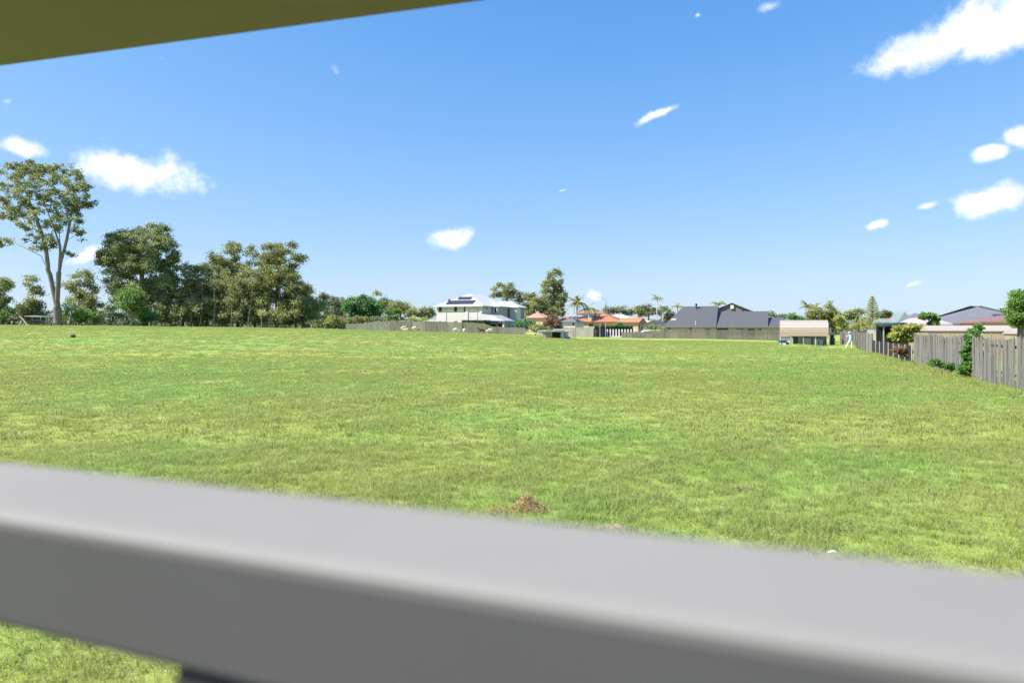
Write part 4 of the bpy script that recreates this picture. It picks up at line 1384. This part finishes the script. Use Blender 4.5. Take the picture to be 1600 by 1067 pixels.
T('thin leaning gum between the tall gum and the dark round tree', 122, [(112, 440, 20, 22), (130, 435, 16, 20), (125, 465, 24, 20), (140, 455, 14, 24)], 'euc', 120, 15, r0=.15, cover=1.2, bark='bark_pale')
T('low dense green bush at the foot of the tall gum', 110, [(108, 488, 20, 19), (128, 493, 16, 14)], 'bright', 114, 16, r0=.1, cat='bush', name='bush')
T('dull undergrowth thicket between gum and dark tree', 148, [(150, 485, 22, 24), (135, 475, 18, 25)], 'eucdark', 119, 17, r0=.14)
T('broad dark rounded tree towering over a small bright tree', 224, [(212, 392, 58, 38), (188, 400, 40, 42), (250, 392, 34, 36), (215, 435, 58, 40), (236, 362, 34, 16), (160, 402, 12, 16), (205, 470, 45, 34), (245, 465, 36, 38), (268, 420, 16, 30)],
  'eucdark', 113, 18, r0=.6, cover=1.9, nl=62)
T('small bright green tree with a bare stem before the dark round tree', 205, [(203, 465, 22, 17), (212, 478, 22, 12), (196, 478, 14, 9)], 'bright', 106, 19, r0=.12, bark='bark_pale', cover=2.2)
T('leafy dark green shrub beside the small bright tree', 236, [(236, 490, 24, 16), (222, 494, 12, 11)], 'dark', 108, 20, r0=.1, cat='bush', name='bush')
T('pale leaved gum at the left end of the grove', 285, [(292, 438, 26, 30), (280, 468, 26, 26), (303, 465, 22, 28)], 'euc', 114, 21, bark='bark_pale')
T('stringy gum with thin grey crown left of the grove peak', 322, [(325, 432, 24, 26), (340, 410, 22, 22), (318, 460, 26, 26)], 'euc', 116, 22, bark='bark_pale')
T('tall open crowned gum forming the grove peak', 372, [(374, 392, 27, 20), (370, 418, 24, 22), (352, 425, 20, 22), (392, 400, 14, 18)], 'euc', 117, 23, r0=.26, bark='bark_pale', cover=1.5)
T('golden topped gum rising beside the grove peak', 432, [(425, 396, 24, 20), (444, 402, 28, 24), (470, 405, 14, 10), (456, 425, 18, 18), (412, 420, 18, 22), (448, 384, 18, 9)], 'yellow', 116, 24, r0=.26, cover=1.5)
T('yellowish gum with a crooked trunk in the grove front', 433, [(430, 424, 27, 16), (445, 440, 26, 24), (418, 445, 22, 22), (455, 460, 20, 25)], 'yellow', 112, 25, r0=.2, bark='bark_pale', cover=1.4)
T('slim grove gum with a straight pale trunk', 377, [(395, 440, 28, 24), (375, 450, 22, 22), (405, 462, 22, 22)], 'euc', 112, 26, r0=.16, bark='bark_pale', cover=2.0)
T('thin gum among the grove trunks', 352, [(350, 450, 24, 22), (360, 470, 22, 18)], 'euc', 113, 27, r0=.14, bark='bark_pale', cover=2.0)
T('dark leafy understorey tree at the left grove foot', 300, [(302, 485, 24, 22), (282, 492, 18, 16)], 'eucdark', 111, 28, r0=.12)
T('dark understorey tree in the middle of the grove', 342, [(340, 486, 28, 22), (325, 470, 20, 16)], 'eucdark', 115, 29, r0=.12, cover=2.0)
T('shaded understorey tree below the grove peak', 398, [(395, 486, 30, 22), (370, 492, 20, 16)], 'eucdark', 116, 30, r0=.12, cover=2.0)
T('low bush in front of the golden gum', 420, [(418, 485, 18, 14), (438, 492, 14, 12)], 'eucdark', 110, 31, r0=.1, cat='bush', name='bush')
T('dense olive tree closing the right end of the grove', 474, [(472, 478, 28, 30), (492, 486, 22, 24), (455, 488, 22, 22), (480, 455, 16, 14)], 'eucdark', 114, 32, r0=.2, cover=2.3)
for i, (px, lab) in enumerate(((266, 'dense low thicket right of the dark round tree'), (318, 'dense low thicket under the stringy gum'), (362, 'dense low thicket under the grove peak'),
                               (408, 'dense low thicket left of the golden gum'), (452, 'dense low thicket right of the golden gum'))):
    T(lab, px, [(px, 484, 26, 24), (px + 14, 476, 18, 22), (px - 14, 492, 18, 16)], 'euc' if i % 2 == 0 else 'eucdark', 111.8 + .5 * (i % 2), 130 + i, r0=.08, cat='bush', name='bush', cover=1.5)
for i, (px, py, lab) in enumerate(((308, 455, 'mid height gum filling the left of the grove'), (348, 440, 'mid height gum left of the grove peak'), (398, 435, 'mid height gum between the peak and the golden gum'), (462, 450, 'mid height gum right of the golden gum'))):
    T(lab, px, [(px, py, 24, 26), (px + 8, py + 24, 24, 20), (px - 12, py + 16, 18, 20)], 'euc', 115.5, 140 + i, r0=.15, bark='bark_pale', cover=1.5)
for i, (px, top) in enumerate(((312, 440), (361, 430), (386, 425), (409, 440), (441, 430), (333, 445), (296, 455), (424, 450))):
    q = gp(px, 110.5)
    t = empty('tree', q, 'bare slender pale trunk at the front of the grove', 'tree', 'slender trunks at the grove edge')
    rng_ = random.Random(i)
    e = W(px + rng_.uniform(-5, 5), top, 112)
    mid = (q + e) / 2 + Vector((rng_.uniform(-.5, .5), 0, 0))
    mbt = MB().tube([q - Vector((0, 0, .2)), mid, e], [.11, .08, .03], 6)
    for k_ in range(4):
        s = rng_.uniform(.45, .95); b0 = q.lerp(e, s)
        mbt.tube([b0, b0 + Vector((rng_.uniform(-1.2, 1.2), rng_.uniform(-.5, .5), rng_.uniform(.6, 1.5)))], [.035, .015], 4)
    mbt.build('trunk', M['bark_pale'], t)
    rg_ = np.random.default_rng(i)
    cc = np.array(e) + rg_.normal(size=(160, 3)) * np.array([.9, .9, .7])
    leaves_mesh('crown', cc, .22, rg_.uniform(0, 1, 160), LEAF['euc'], t, rg_, .4)
G2 = 'trees behind the far fences'
def T2(label, base, ells, kind='far', d=170.0, seed=1, **kw):
    return T(label, base, ells, kind, d, seed, group=G2, rc=kw.pop('rc', 5.0), cover=kw.pop('cover', 2.0), nl=kw.pop('nl', 42), leafpx=kw.pop('leafpx', 2.0), **kw)
T2('grey green gum beyond the right end of the grove', 508, [(505, 468, 12, 12), (518, 478, 20, 18)], 'far', 175, 41)
T2('bluish far gum left of the dark round tree', 535, [(530, 475, 16, 14), (545, 472, 14, 12), (525, 490, 20, 14)], 'far', 180, 42)
T2('wide deep green tree standing behind the long fence', 566, [(566, 476, 30, 15), (553, 480, 20, 16), (582, 480, 20, 16), (565, 466, 22, 8), (570, 490, 30, 9)], 'dark', 146, 43, r0=.3, cover=2.6)
T2('far gum with a separate top tuft above the deep green tree', 592, [(590, 458, 9, 6), (600, 476, 16, 14), (612, 480, 14, 14)], 'euc', 172, 44)
T2('olive gum above the middle of the long fence', 625, [(620, 480, 18, 13), (632, 484, 16, 13)], 'euc', 168, 45)
T2('low olive trees left of the white house', 655, [(648, 488, 18, 10), (662, 490, 16, 12), (674, 488, 8, 10)], 'euc', 166, 46)
T2('pale upright shrub behind the long fence', 606, [(606, 493, 8, 11)], 'bright', 142, 47, r0=.06, cat='bush', name='bush')
T2('twin pale shrub behind the long fence', 620, [(620, 492, 8, 12)], 'bright', 142.5, 48, r0=.06, cat='bush', name='bush')
T2('lime shrub low behind the fence near the white house', 650, [(648, 500, 9, 5), (662, 499, 6, 5)], 'lime', 143, 49, r0=.05, cat='bush', name='bush')
T2('wild scrub at the left end of the long fence', 525, [(515, 498, 16, 9), (532, 500, 14, 8), (500, 500, 12, 9)], 'eucdark', 143, 50, r0=.08, cat='bush', name='bush')
T2('pale grassy shrub beside the fence end', 517, [(515, 500, 9, 7)], 'lime', 138, 51, r0=.05, cat='bush', name='bush', cover=1.0)
T2('low mixed scrub spilling over the fence start', 560, [(555, 499, 16, 6), (578, 498, 14, 6)], 'euc', 143, 52, r0=.06, cat='bush', name='bush')
T2('open crowned gum rising behind the white house roof', 790, [(788, 450, 22, 12), (775, 460, 14, 8), (800, 462, 20, 12), (812, 474, 14, 12)], 'euc', 178, 53, r0=.3, cover=1.5)
T2('dense gum right of the white house roof', 832, [(830, 464, 14, 10), (826, 480, 16, 14)], 'euc', 182, 54)
T2('tall dark gum with a pale trunk behind the orange roof', 868, [(866, 435, 16, 17), (860, 452, 20, 18), (874, 465, 14, 20), (856, 472, 16, 14), (868, 485, 18, 14)], 'eucdark', 184, 55, r0=.45, bark='bark_pale', cover=2.3)
T2('rounded olive brown tree before the tall dark gum', 846, [(843, 475, 17, 14), (852, 488, 24, 14), (832, 490, 14, 12)], 'euc', 172, 56, cover=2.6)
T2('reddish brown leafy tree by the pink roofed house', 862, [(864, 500, 14, 11), (872, 507, 12, 8), (853, 509, 10, 7)], 'dead', 139, 57, r0=.12)
T2('deep green shrub at the end of the white house', 815, [(812, 505, 10, 9), (826, 506, 12, 9), (835, 511, 8, 7)], 'dark', 130, 58, r0=.1, cat='bush', name='bush')
T2('leafy green shrub before the pink roofed house', 836, [(838, 512, 12, 7), (850, 514, 10, 6)], 'eucdark', 128.5, 59, r0=.08, cat='bush', name='bush')
T2('round clipped dark bush behind the pillar fence', 967, [(967, 508, 8, 5.5)], 'dark', 155, 60, r0=.08, cat='bush', name='bush', cover=3.5)
T2('brown hedge before the gabled house', 1028, [(1020, 511, 12, 4), (1032, 512, 6, 3)], 'eucdark', 146, 61, r0=.06, cat='bush', name='bush')
for i, (b, e, lab) in enumerate(((936, [(934, 489, 9, 7)], 'small far round tree right of the palms'), (955, [(952, 485, 12, 8), (945, 491, 9, 5)], 'far tree just right of the street lamp'),
        (972, [(968, 482, 11, 9), (980, 487, 10, 8)], 'far dark tree above the white roofs'), (998, [(996, 484, 13, 9), (1005, 490, 14, 8)], 'far yellowish tree above the orange wing'),
        (1012, [(1012, 478, 12, 7), (1018, 487, 14, 10)], 'far spreading tree above the gabled house'), (1040, [(1038, 488, 14, 11), (1048, 494, 10, 8)], 'far leafy tree beside the charcoal roof'))):
    T2(lab, b, e, 'far' if i != 3 else 'euc', 225, 70 + i, leafpx=1.9)
T2('flat topped tree behind the charcoal roof right end', 1212, [(1210, 490, 16, 5), (1218, 494, 14, 5)], 'far', 178, 80)
T2('low tree between charcoal roof and shelter', 1236, [(1238, 495, 12, 7), (1250, 497, 10, 7)], 'dark', 150, 81)
T2('yellow green leafy tree right behind the shelter roof', 1285, [(1282, 492, 18, 11), (1300, 495, 16, 12), (1268, 494, 12, 10), (1304, 508, 12, 10)], 'yellow', 112, 82, leafpx=2.4)
T2('sparse dark conifer like tree above the shelter', 1298, [(1297, 472, 6, 4), (1294, 478, 8, 5), (1302, 482, 8, 6), (1298, 488, 12, 6)], 'eucdark', 135, 83, cover=1.4)
T2('bright yellow shrub behind the tall fence', 1316, [(1316, 505, 11, 11), (1308, 498, 8, 9), (1322, 512, 8, 6)], 'lime', 100, 84, r0=.08, cat='bush', name='bush')
T2('dark spreading tree behind the bare frangipani', 1332, [(1328, 490, 14, 7), (1340, 488, 14, 7), (1334, 498, 16, 8)], 'eucdark', 140, 85)
T2('rounded far tree right of the pine', 1380, [(1382, 490, 13, 7), (1370, 494, 12, 6), (1392, 495, 8, 4)], 'far', 150, 86)
T('bare branched frangipani tree behind the tall fence', 1350, [(1345, 505, 20, 11), (1362, 506, 22, 12), (1335, 510, 10, 7), (1375, 512, 10, 6)], 'lime', 86, 87, r0=.16, rc=4, cover=2.2, nl=5, bark='bark_grey', group=None)
T('lush yellow green shrub spilling over the shade cloth fence', 1414, [(1412, 516, 18, 9), (1400, 524, 12, 10), (1420, 526, 16, 9), (1408, 538, 8, 8), (1432, 512, 14, 8)], 'lime', 50, 88, r0=.08, rc=5, cover=2.6, nl=40, leafpx=3.4, minleaf=.1, cat='bush', name='bush', group=None, aspect=.7)
T('dry brown dead foliage at the mesh fence gap', 1408, [(1408, 548, 9, 7), (1420, 552, 8, 8), (1401, 546, 6, 6)], 'dead', 43.0, 89, r0=.03, rc=4, cover=2.2, nl=40, leafpx=3, cat='bush', name='bush', group=None)
T('slender papaya tree with a flat leafy top behind the sheds', 1450, [(1450, 492, 15, 4), (1444, 496, 8, 5), (1462, 497, 8, 4), (1458, 505, 8, 4)], 'bright', 52, 90, r0=.09, rc=4, cover=2.6, nl=40, leafpx=3.4, bark='bark_grey', group=None, aspect=.7)
T('glossy dark mango tree with drooping leaves over the sheds', 1596, [(1592, 470, 17, 20), (1602, 480, 24, 28), (1583, 492, 15, 15), (1600, 505, 20, 10)], 'bright', 38, 91, r0=.16, rc=7, cover=3.0, nl=60, leafpx=3.8, droop=1.0, group=None, aspect=.35)
T('green creeper climbing over the weathered paling fence', 1519, [(1522, 528, 14, 16), (1518, 550, 16, 18), (1526, 568, 20, 20), (1512, 576, 16, 12), (1530, 513, 8, 8)], 'vine', 28.4, 92, r0=.03, rc=4, cover=2.8, nl=46, leafpx=2.7, minleaf=.05, cat='creeper', name='creeper', group=None, aspect=.8,
  base_py=588)
T('leafy weeds sprouting along the foot of the paling fence', 1470, [(1462, 566, 14, 6), (1480, 571, 14, 6), (1496, 577, 12, 7), (1545, 588, 12, 6)], 'vine', 31, 93, r0=.015, rc=4, cover=2.4, nl=40, leafpx=2.4, cat='weeds', name='weeds', group=None, aspect=.6, base_py=586)
GP = 'palms behind the houses'
palm('broad palm with arching fronds behind the orange roof', 902, 172, 474, 'euc', 3.6, 16, 1, .2, GP)
palm('shorter palm right of the broad palm', 920, 170, 484, 'euc', 3.2, 15, 2, .2, GP)
palm('very tall slender palm above the gabled house', 1027, 200, 466, 'eucdark', 2.4, 14, 3, .15, GP)
palm('palm peeping over the left end of the charcoal roof', 1059, 172, 480, 'eucdark', 2.3, 12, 4, .14, GP)
palm('palm behind the middle of the charcoal roof', 1122, 170, 477, 'eucdark', 2.8, 14, 5, .16, GP)
palm('feathery palm left of the cluster behind the shelter', 1263, 118, 481, 'euc', 2.2, 13, 6, .1, GP)
palm('leaning feathery palm in the cluster behind the shelter', 1274, 116, 484, 'yellow', 2.0, 13, 7, .1, GP)
palm('small palm beside the far tall palm', 1036, 205, 482, 'far', 2.3, 12, 8, .12, GP)

def norfolk():
    d = 128.0; p = gp(1363, d)
    t = empty('norfolk_pine', p, 'tiered narrow pine standing above the bare frangipani', 'tree')
    top = W(1363, 463.5, d)
    MB().tube([p, (p + top) / 2, top], [.25, .16, .03], 8).build('trunk', M['bark'], t, smooth=True)
    rng = np.random.default_rng(9)
    C = []
    zb = zat(494, d); H = top.z - zb
    br = MB()
    for k in range(11):
        f = k / 10.0
        z = zb + H * (.02 + .96 * f); R_ = 1.25 * (1 - f) ** .75 + .18
        for a in range(8):
            an = a * math.pi / 4 + k * .4
            for s in np.linspace(.15, 1, 9):
                c = np.array([p.x + math.cos(an) * R_ * s, p.y + math.sin(an) * R_ * s, z + .25 * s * s * R_ * .5])
                C.append(c + rng.normal(size=(4, 3)) * .055)
            br.tube([Vector((p.x, p.y, z)), Vector((p.x + math.cos(an) * R_, p.y + math.sin(an) * R_, z + .12 * R_))], [.03, .015], 4)
    br.build('branches', M['bark'], t)
    C = np.concatenate(C)
    leaves_mesh('crown', C, .2, rng.uniform(.2, .9, len(C)), LEAF['eucdark'], t, rng, 0, .5)
norfolk()

def far_wood():
    rng = np.random.default_rng(2)
    C = []; T_ = []
    for az_px in np.arange(-900, 2500, 7.0):
        d = 290 + rng.uniform(-25, 40)
        top = 499 + 5 * math.sin(az_px * .021) + 3.5 * math.sin(az_px * .057 + 1) + rng.uniform(-3, 3)
        if az_px < 520: top = 493 + 4 * math.sin(az_px * .03)
        x = (az_px - 800) / F * d
        z0 = G(x, d); z1 = CAMZ + (HY - top) / F * d
        n = 260
        q = rng.normal(size=(n, 3)) * np.array([2.0, 2.0, 1.0])
        u = rng.uniform(0, 1, n) ** .7
        q[:, 2] = q[:, 2] * .5 + z0 + (z1 - z0) * u
        q[:, 0] = q[:, 0] * (1.25 - u * .7) + x; q[:, 1] += d
        C.append(q); T_.append(np.clip(rng.uniform(.1, .8) + rng.normal(size=n) * .2, 0, 1))
    o = leaves_mesh('far_woodland', np.concatenate(C), 1.5, np.concatenate(T_), LEAF['far'], None, rng)
    tag(o, 'distant band of grey green woodland along the horizon', 'woodland', kind='stuff')
far_wood()

# ---------------------------------------------------------------- grass
def tuft_mesh(name, n, rad, h0, h1, w, seed, lean=.5):
    rng = np.random.default_rng(seed)
    vs = []; fs = []; tint = []
    for i in range(n):
        a = rng.uniform(0, 2 * math.pi); r = rad * math.sqrt(rng.uniform(0, 1))
        bx, by = r * math.cos(a), r * math.sin(a)
        h = rng.uniform(h0, h1); az = rng.uniform(0, 2 * math.pi); ln = rng.uniform(.1, lean) * h
        dx, dy = math.cos(az) * ln, math.sin(az) * ln
        fx, fy = -math.sin(az + rng.uniform(-.6, .6)) * w / 2, math.cos(az + rng.uniform(-.6, .6)) * w / 2
        k = len(vs)
        vs += [(bx - fx, by - fy, -.01), (bx + fx, by + fy, -.01),
               (bx + dx * .4 + fx * .8, by + dy * .4 + fy * .8, h * .6), (bx + dx * .4 - fx * .8, by + dy * .4 - fy * .8, h * .6),
               (bx + dx * 1.25, by + dy * 1.25, h * rng.uniform(.86, 1.0))]
        fs += [(k, k + 1, k + 2, k + 3), (k + 3, k + 2, k + 4)]
        t = rng.uniform(0, 1)
        tint += [t, t]
    me = bpy.data.meshes.new(name); me.from_pydata(vs, [], fs)
    at = me.attributes.new('tint', 'FLOAT', 'FACE'); at.data.foreach_set('value', tint)
    me.materials.append(M['blade'])
    return me

def scatter(name, label, pts, meshes, seed):
    """one grass object: geometry nodes put tufts from a private collection on the points"""
    c = bpy.data.collections.new(name + '_tufts')
    for i, me in enumerate(meshes):
        c.objects.link(bpy.data.objects.new('grass_tuft', me))
    rng = np.random.default_rng(seed)
    me = bpy.data.meshes.new(name); n = len(pts)
    me.vertices.add(n); me.vertices.foreach_set('co', np.asarray(pts[:, :3], np.float32).ravel())
    a = me.attributes.new('rot', 'FLOAT_VECTOR', 'POINT')
    rv = np.stack([rng.normal(0, .1, n), rng.normal(0, .1, n), rng.uniform(0, 6.28, n)], 1)
    a.data.foreach_set('vector', rv.astype(np.float32).ravel())
    b = me.attributes.new('scl', 'FLOAT', 'POINT'); b.data.foreach_set('value', pts[:, 3].astype(np.float32))
    o = bpy.data.objects.new(name, me); col.objects.link(o)
    me.materials.append(M['blade'])
    ng = bpy.data.node_groups.new(name, 'GeometryNodeTree')
    ng.interface.new_socket('Geometry', in_out='INPUT', socket_type='NodeSocketGeometry')
    ng.interface.new_socket('Geometry', in_out='OUTPUT', socket_type='NodeSocketGeometry')
    N, L = ng.nodes, ng.links
    gi = N.new('NodeGroupInput'); go = N.new('NodeGroupOutput')
    ci = N.new('GeometryNodeCollectionInfo')
    ci.inputs['Collection'].default_value = c
    ci.inputs['Separate Children'].default_value = True
    ci.inputs['Reset Children'].default_value = True
    iop = N.new('GeometryNodeInstanceOnPoints')
    iop.inputs['Pick Instance'].default_value = True
    ra = N.new('GeometryNodeInputNamedAttribute'); ra.data_type = 'FLOAT_VECTOR'; ra.inputs['Name'].default_value = 'rot'
    sa = N.new('GeometryNodeInputNamedAttribute'); sa.data_type = 'FLOAT'; sa.inputs['Name'].default_value = 'scl'
    er = N.new('FunctionNodeEulerToRotation')
    rd = N.new('FunctionNodeRandomValue'); rd.data_type = 'INT'
    rd.inputs[4].default_value = 0; rd.inputs[5].default_value = len(meshes) - 1
    L.new(gi.outputs[0], iop.inputs['Points'])
    L.new(ci.outputs[0], iop.inputs['Instance'])
    L.new(rd.outputs[2], iop.inputs['Instance Index'])
    L.new(ra.outputs['Attribute'], er.inputs[0]); L.new(er.outputs[0], iop.inputs['Rotation'])
    L.new(sa.outputs['Attribute'], iop.inputs['Scale'])
    L.new(iop.outputs[0], go.inputs[0])
    md = o.modifiers.new('tufts', 'NODES'); md.node_group = ng
    tag(o, label, 'grass', kind='stuff')
    return o

def field_points(d0, d1, dens, s0, s1, seed, margin=1.12):
    rng = np.random.default_rng(seed)
    n = int(dens * .75 * margin * (d1 ** 2 - d0 ** 2))
    d = np.sqrt(rng.uniform(d0 ** 2, d1 ** 2, n))
    x = rng.uniform(-.75 * margin, .75 * margin, n) * d
    # keep the grass on the field side of the boundary fence
    lat = (x - 16.5) * V.x + (d - 22) * V.y
    keep = lat < -.05
    x, d = x[keep], d[keep]
    # clumpy growth
    f = np.sin(x * 1.7 + 2.1 * np.sin(d * .9)) * np.sin(d * 1.5 + 1.3 * np.sin(x * 1.1))
    f2 = np.sin(x * .31 + 1.7 * np.sin(d * .17)) * np.sin(d * .27 + x * .11)
    s = (s0 + (s1 - s0) * rng.uniform(0, 1, len(x)) ** 1.5) * (1 + .13 * f + .10 * f2)
    return np.stack([x, d, gz(x, d) - .005, s], 1)

near_m = [tuft_mesh('tuft', 30, .10, .025, .09, .0055, i, 1.7) for i in range(8)] + [tuft_mesh('tall_tuft', 12, .07, .08, .22, .0045, 9, .8)]
mid_m = [tuft_mesh('tuft', 30, .19, .02, .075, .011, 20 + i, 1.9) for i in range(7)] + [tuft_mesh('tall_tuft', 12, .1, .06, .18, .008, 29, 1.0)]
far_m = [tuft_mesh('tuft', 34, .36, .02, .085, .028, 40 + i, 1.8) for i in range(4)]
scatter('near_grass', 'tufted green and straw coloured grass close to the veranda', field_points(2.2, 12, 115, .7, 1.25, 1, 1.2), near_m, 1)
scatter('middle_grass', 'short uneven grass across the middle of the field', np.concatenate([field_points(12, 30, 40, .7, 1.3, 2), field_points(30, 42, 20, .6, 1.2, 5)]), mid_m, 2)
scatter('distant_grass', 'fine short pasture grass on the far field', field_points(27, 112, 5.5, .6, 1.15, 3), far_m, 3)
# taller growth along the fence foot
rg = np.random.default_rng(6)
s_ = rg.uniform(0, 42, 1500); off = -np.abs(rg.normal(0, .35, 1500)) - .05
bx = 16.5 + U.x * (s_ - 3) + V.x * off; by = 22 + U.y * (s_ - 3) + V.y * off
scatter('fence_grass', 'longer rank grass along the foot of the boundary fence', np.stack([bx, by, gz(bx, by) - .01, rg.uniform(1.0, 2.1, 1500)], 1), mid_m, 4)

# ---------------------------------------------------------------- small things lying in the field
def straw(label, px, py, w, h, n, seed):
    d = CAMZ * F / (py - HY)
    p = gp(px, d)
    t = empty('hay_clump', p, label, 'hay')
    rng = np.random.default_rng(seed)
    mb = MB()
    vs = []; fs = []; tint = []
    for i in range(n):
        a = rng.uniform(0, 6.28); r = w * abs(rng.normal(0, .5))
        c = np.array([r * math.cos(a), r * math.sin(a) * .7, max(.005, h * (1 - (r / w) ** 1.0) * rng.uniform(.1, 1))])
        dr = rng.normal(size=3); dr[2] *= .5; dr /= np.linalg.norm(dr)
        sd = np.cross(dr, rng.normal(size=3)); sd /= np.linalg.norm(sd) + 1e-9
        l = rng.uniform(.05, .14); k = len(vs)
        bend = np.array([0, 0, rng.uniform(-.03, .03)])
        vs += [c - dr * l * .5 - sd * .0022, c - dr * l * .5 + sd * .0022, c + bend + sd * .0022, c + bend - sd * .0022, c + dr * l * .5]
        fs += [(k, k + 1, k + 2, k + 3), (k + 3, k + 2, k + 4)]; tt = rng.uniform(0, 1); tint += [tt, tt]
    me = bpy.data.meshes.new('stalks'); me.from_pydata([tuple(v) for v in vs], [], fs)
    at = me.attributes.new('tint', 'FLOAT', 'FACE'); at.data.foreach_set('value', tint)
    me.materials.append(M['straw'])
    o = bpy.data.objects.new('stalks', me); col.objects.link(o); o.parent = t
straw('rough heap of dry brown hay lying beyond the handrail', 824, 803, .22, .16, 2600, 1)
straw('thin scatter of dry straw left of the hay heap', 775, 806, .2, .05, 500, 2)
straw('small patch of dead grass with reddish stalks', 1160, 760, .22, .03, 500, 3)
straw('thin dry patch near the right fence path', 1478, 628, .5, .03, 500, 4)

def lump(name, label, cat, px, py, w, h, m, seed, mdl=.25):
    d = CAMZ * F / (py - HY) if py > 560 else None
    return d
def soil_mound(label, px, py, w, h):
    d = CAMZ * F / (py - HY); p = gp(px, d)
    rng = np.random.default_rng(int(px))
    n, m = 20, 7; vs = []; fs = []
    for j in range(m):
        f = j / (m - 1)
        for i in range(n):
            a = 2 * math.pi * i / n
            r = w * (1 - f) * (1 + rng.normal(0, .06))
            vs.append(p + Vector((r * math.cos(a), r * math.sin(a) * .7, -.03 + (h + .03) * math.sin(f * math.pi / 2) * (1 + rng.normal(0, .05)))))
    for j in range(m - 1):
        for i in range(n): fs.append((j * n + i, j * n + (i + 1) % n, (j + 1) * n + (i + 1) % n, (j + 1) * n + i))
    o = MB().add(vs, fs).build('soil_mound', M['soil'], None, p, smooth=True)
    tag(o, label, 'soil')
soil_mound('small bare mound of reddish soil just past the handrail', 958, 832, .26, .05)
def litter():
    d = CAMZ * F / (876 - HY); p = gp(1300, d) + Vector((0, 0, .06))
    o = MB().add([p + Vector(v) for v in ((-.04, 0, 0), (0, -.015, .012), (.045, .0, .004), (.03, .03, .014), (-.02, .03, 0), (.0, .008, .022))],
                 [(0, 1, 5), (1, 2, 5), (2, 3, 5), (3, 4, 5), (4, 0, 5), (4, 3, 2, 1, 0)]).build('litter_scrap', M['litter'], None, p)
    tag(o, 'crumpled white scrap caught in the grass', 'litter')
litter()
def stump():
    d = 62.0; p = gp(114, d)
    t = empty('bucket', p, 'small black bucket lying alone in the left field', 'bucket')
    n = 14; vs = []; fs = []
    ax = Vector((.9, .3, .1)).normalized(); b1 = ax.cross(Vector((0, 0, 1))).normalized(); b2 = b1.cross(ax)
    prof = [(0, .02), (.14, .02), (.17, .36), (.155, .36), (.13, .04), (0, .04)]
    for r, h in prof:
        for i in range(n):
            a = 2 * math.pi * i / n
            vs.append(p + Vector((0, 0, .17)) + ax * (h - .2) + (b1 * math.cos(a) + b2 * math.sin(a)) * r)
    for j in range(len(prof) - 1):
        for i in range(n): fs.append((j * n + i, j * n + (i + 1) % n, (j + 1) * n + (i + 1) % n, (j + 1) * n + i))
    MB().add(vs, fs).build('pail', M['black'], t, smooth=False)
    c = p + Vector((0, 0, .17)) + ax * .16
    MB().tube([c + b1 * .17, c + b1 * .12 + ax * .14, c + ax * .2, c - b1 * .12 + ax * .14, c - b1 * .17], .008, 5).build('handle', M['galv'], t)
stump()
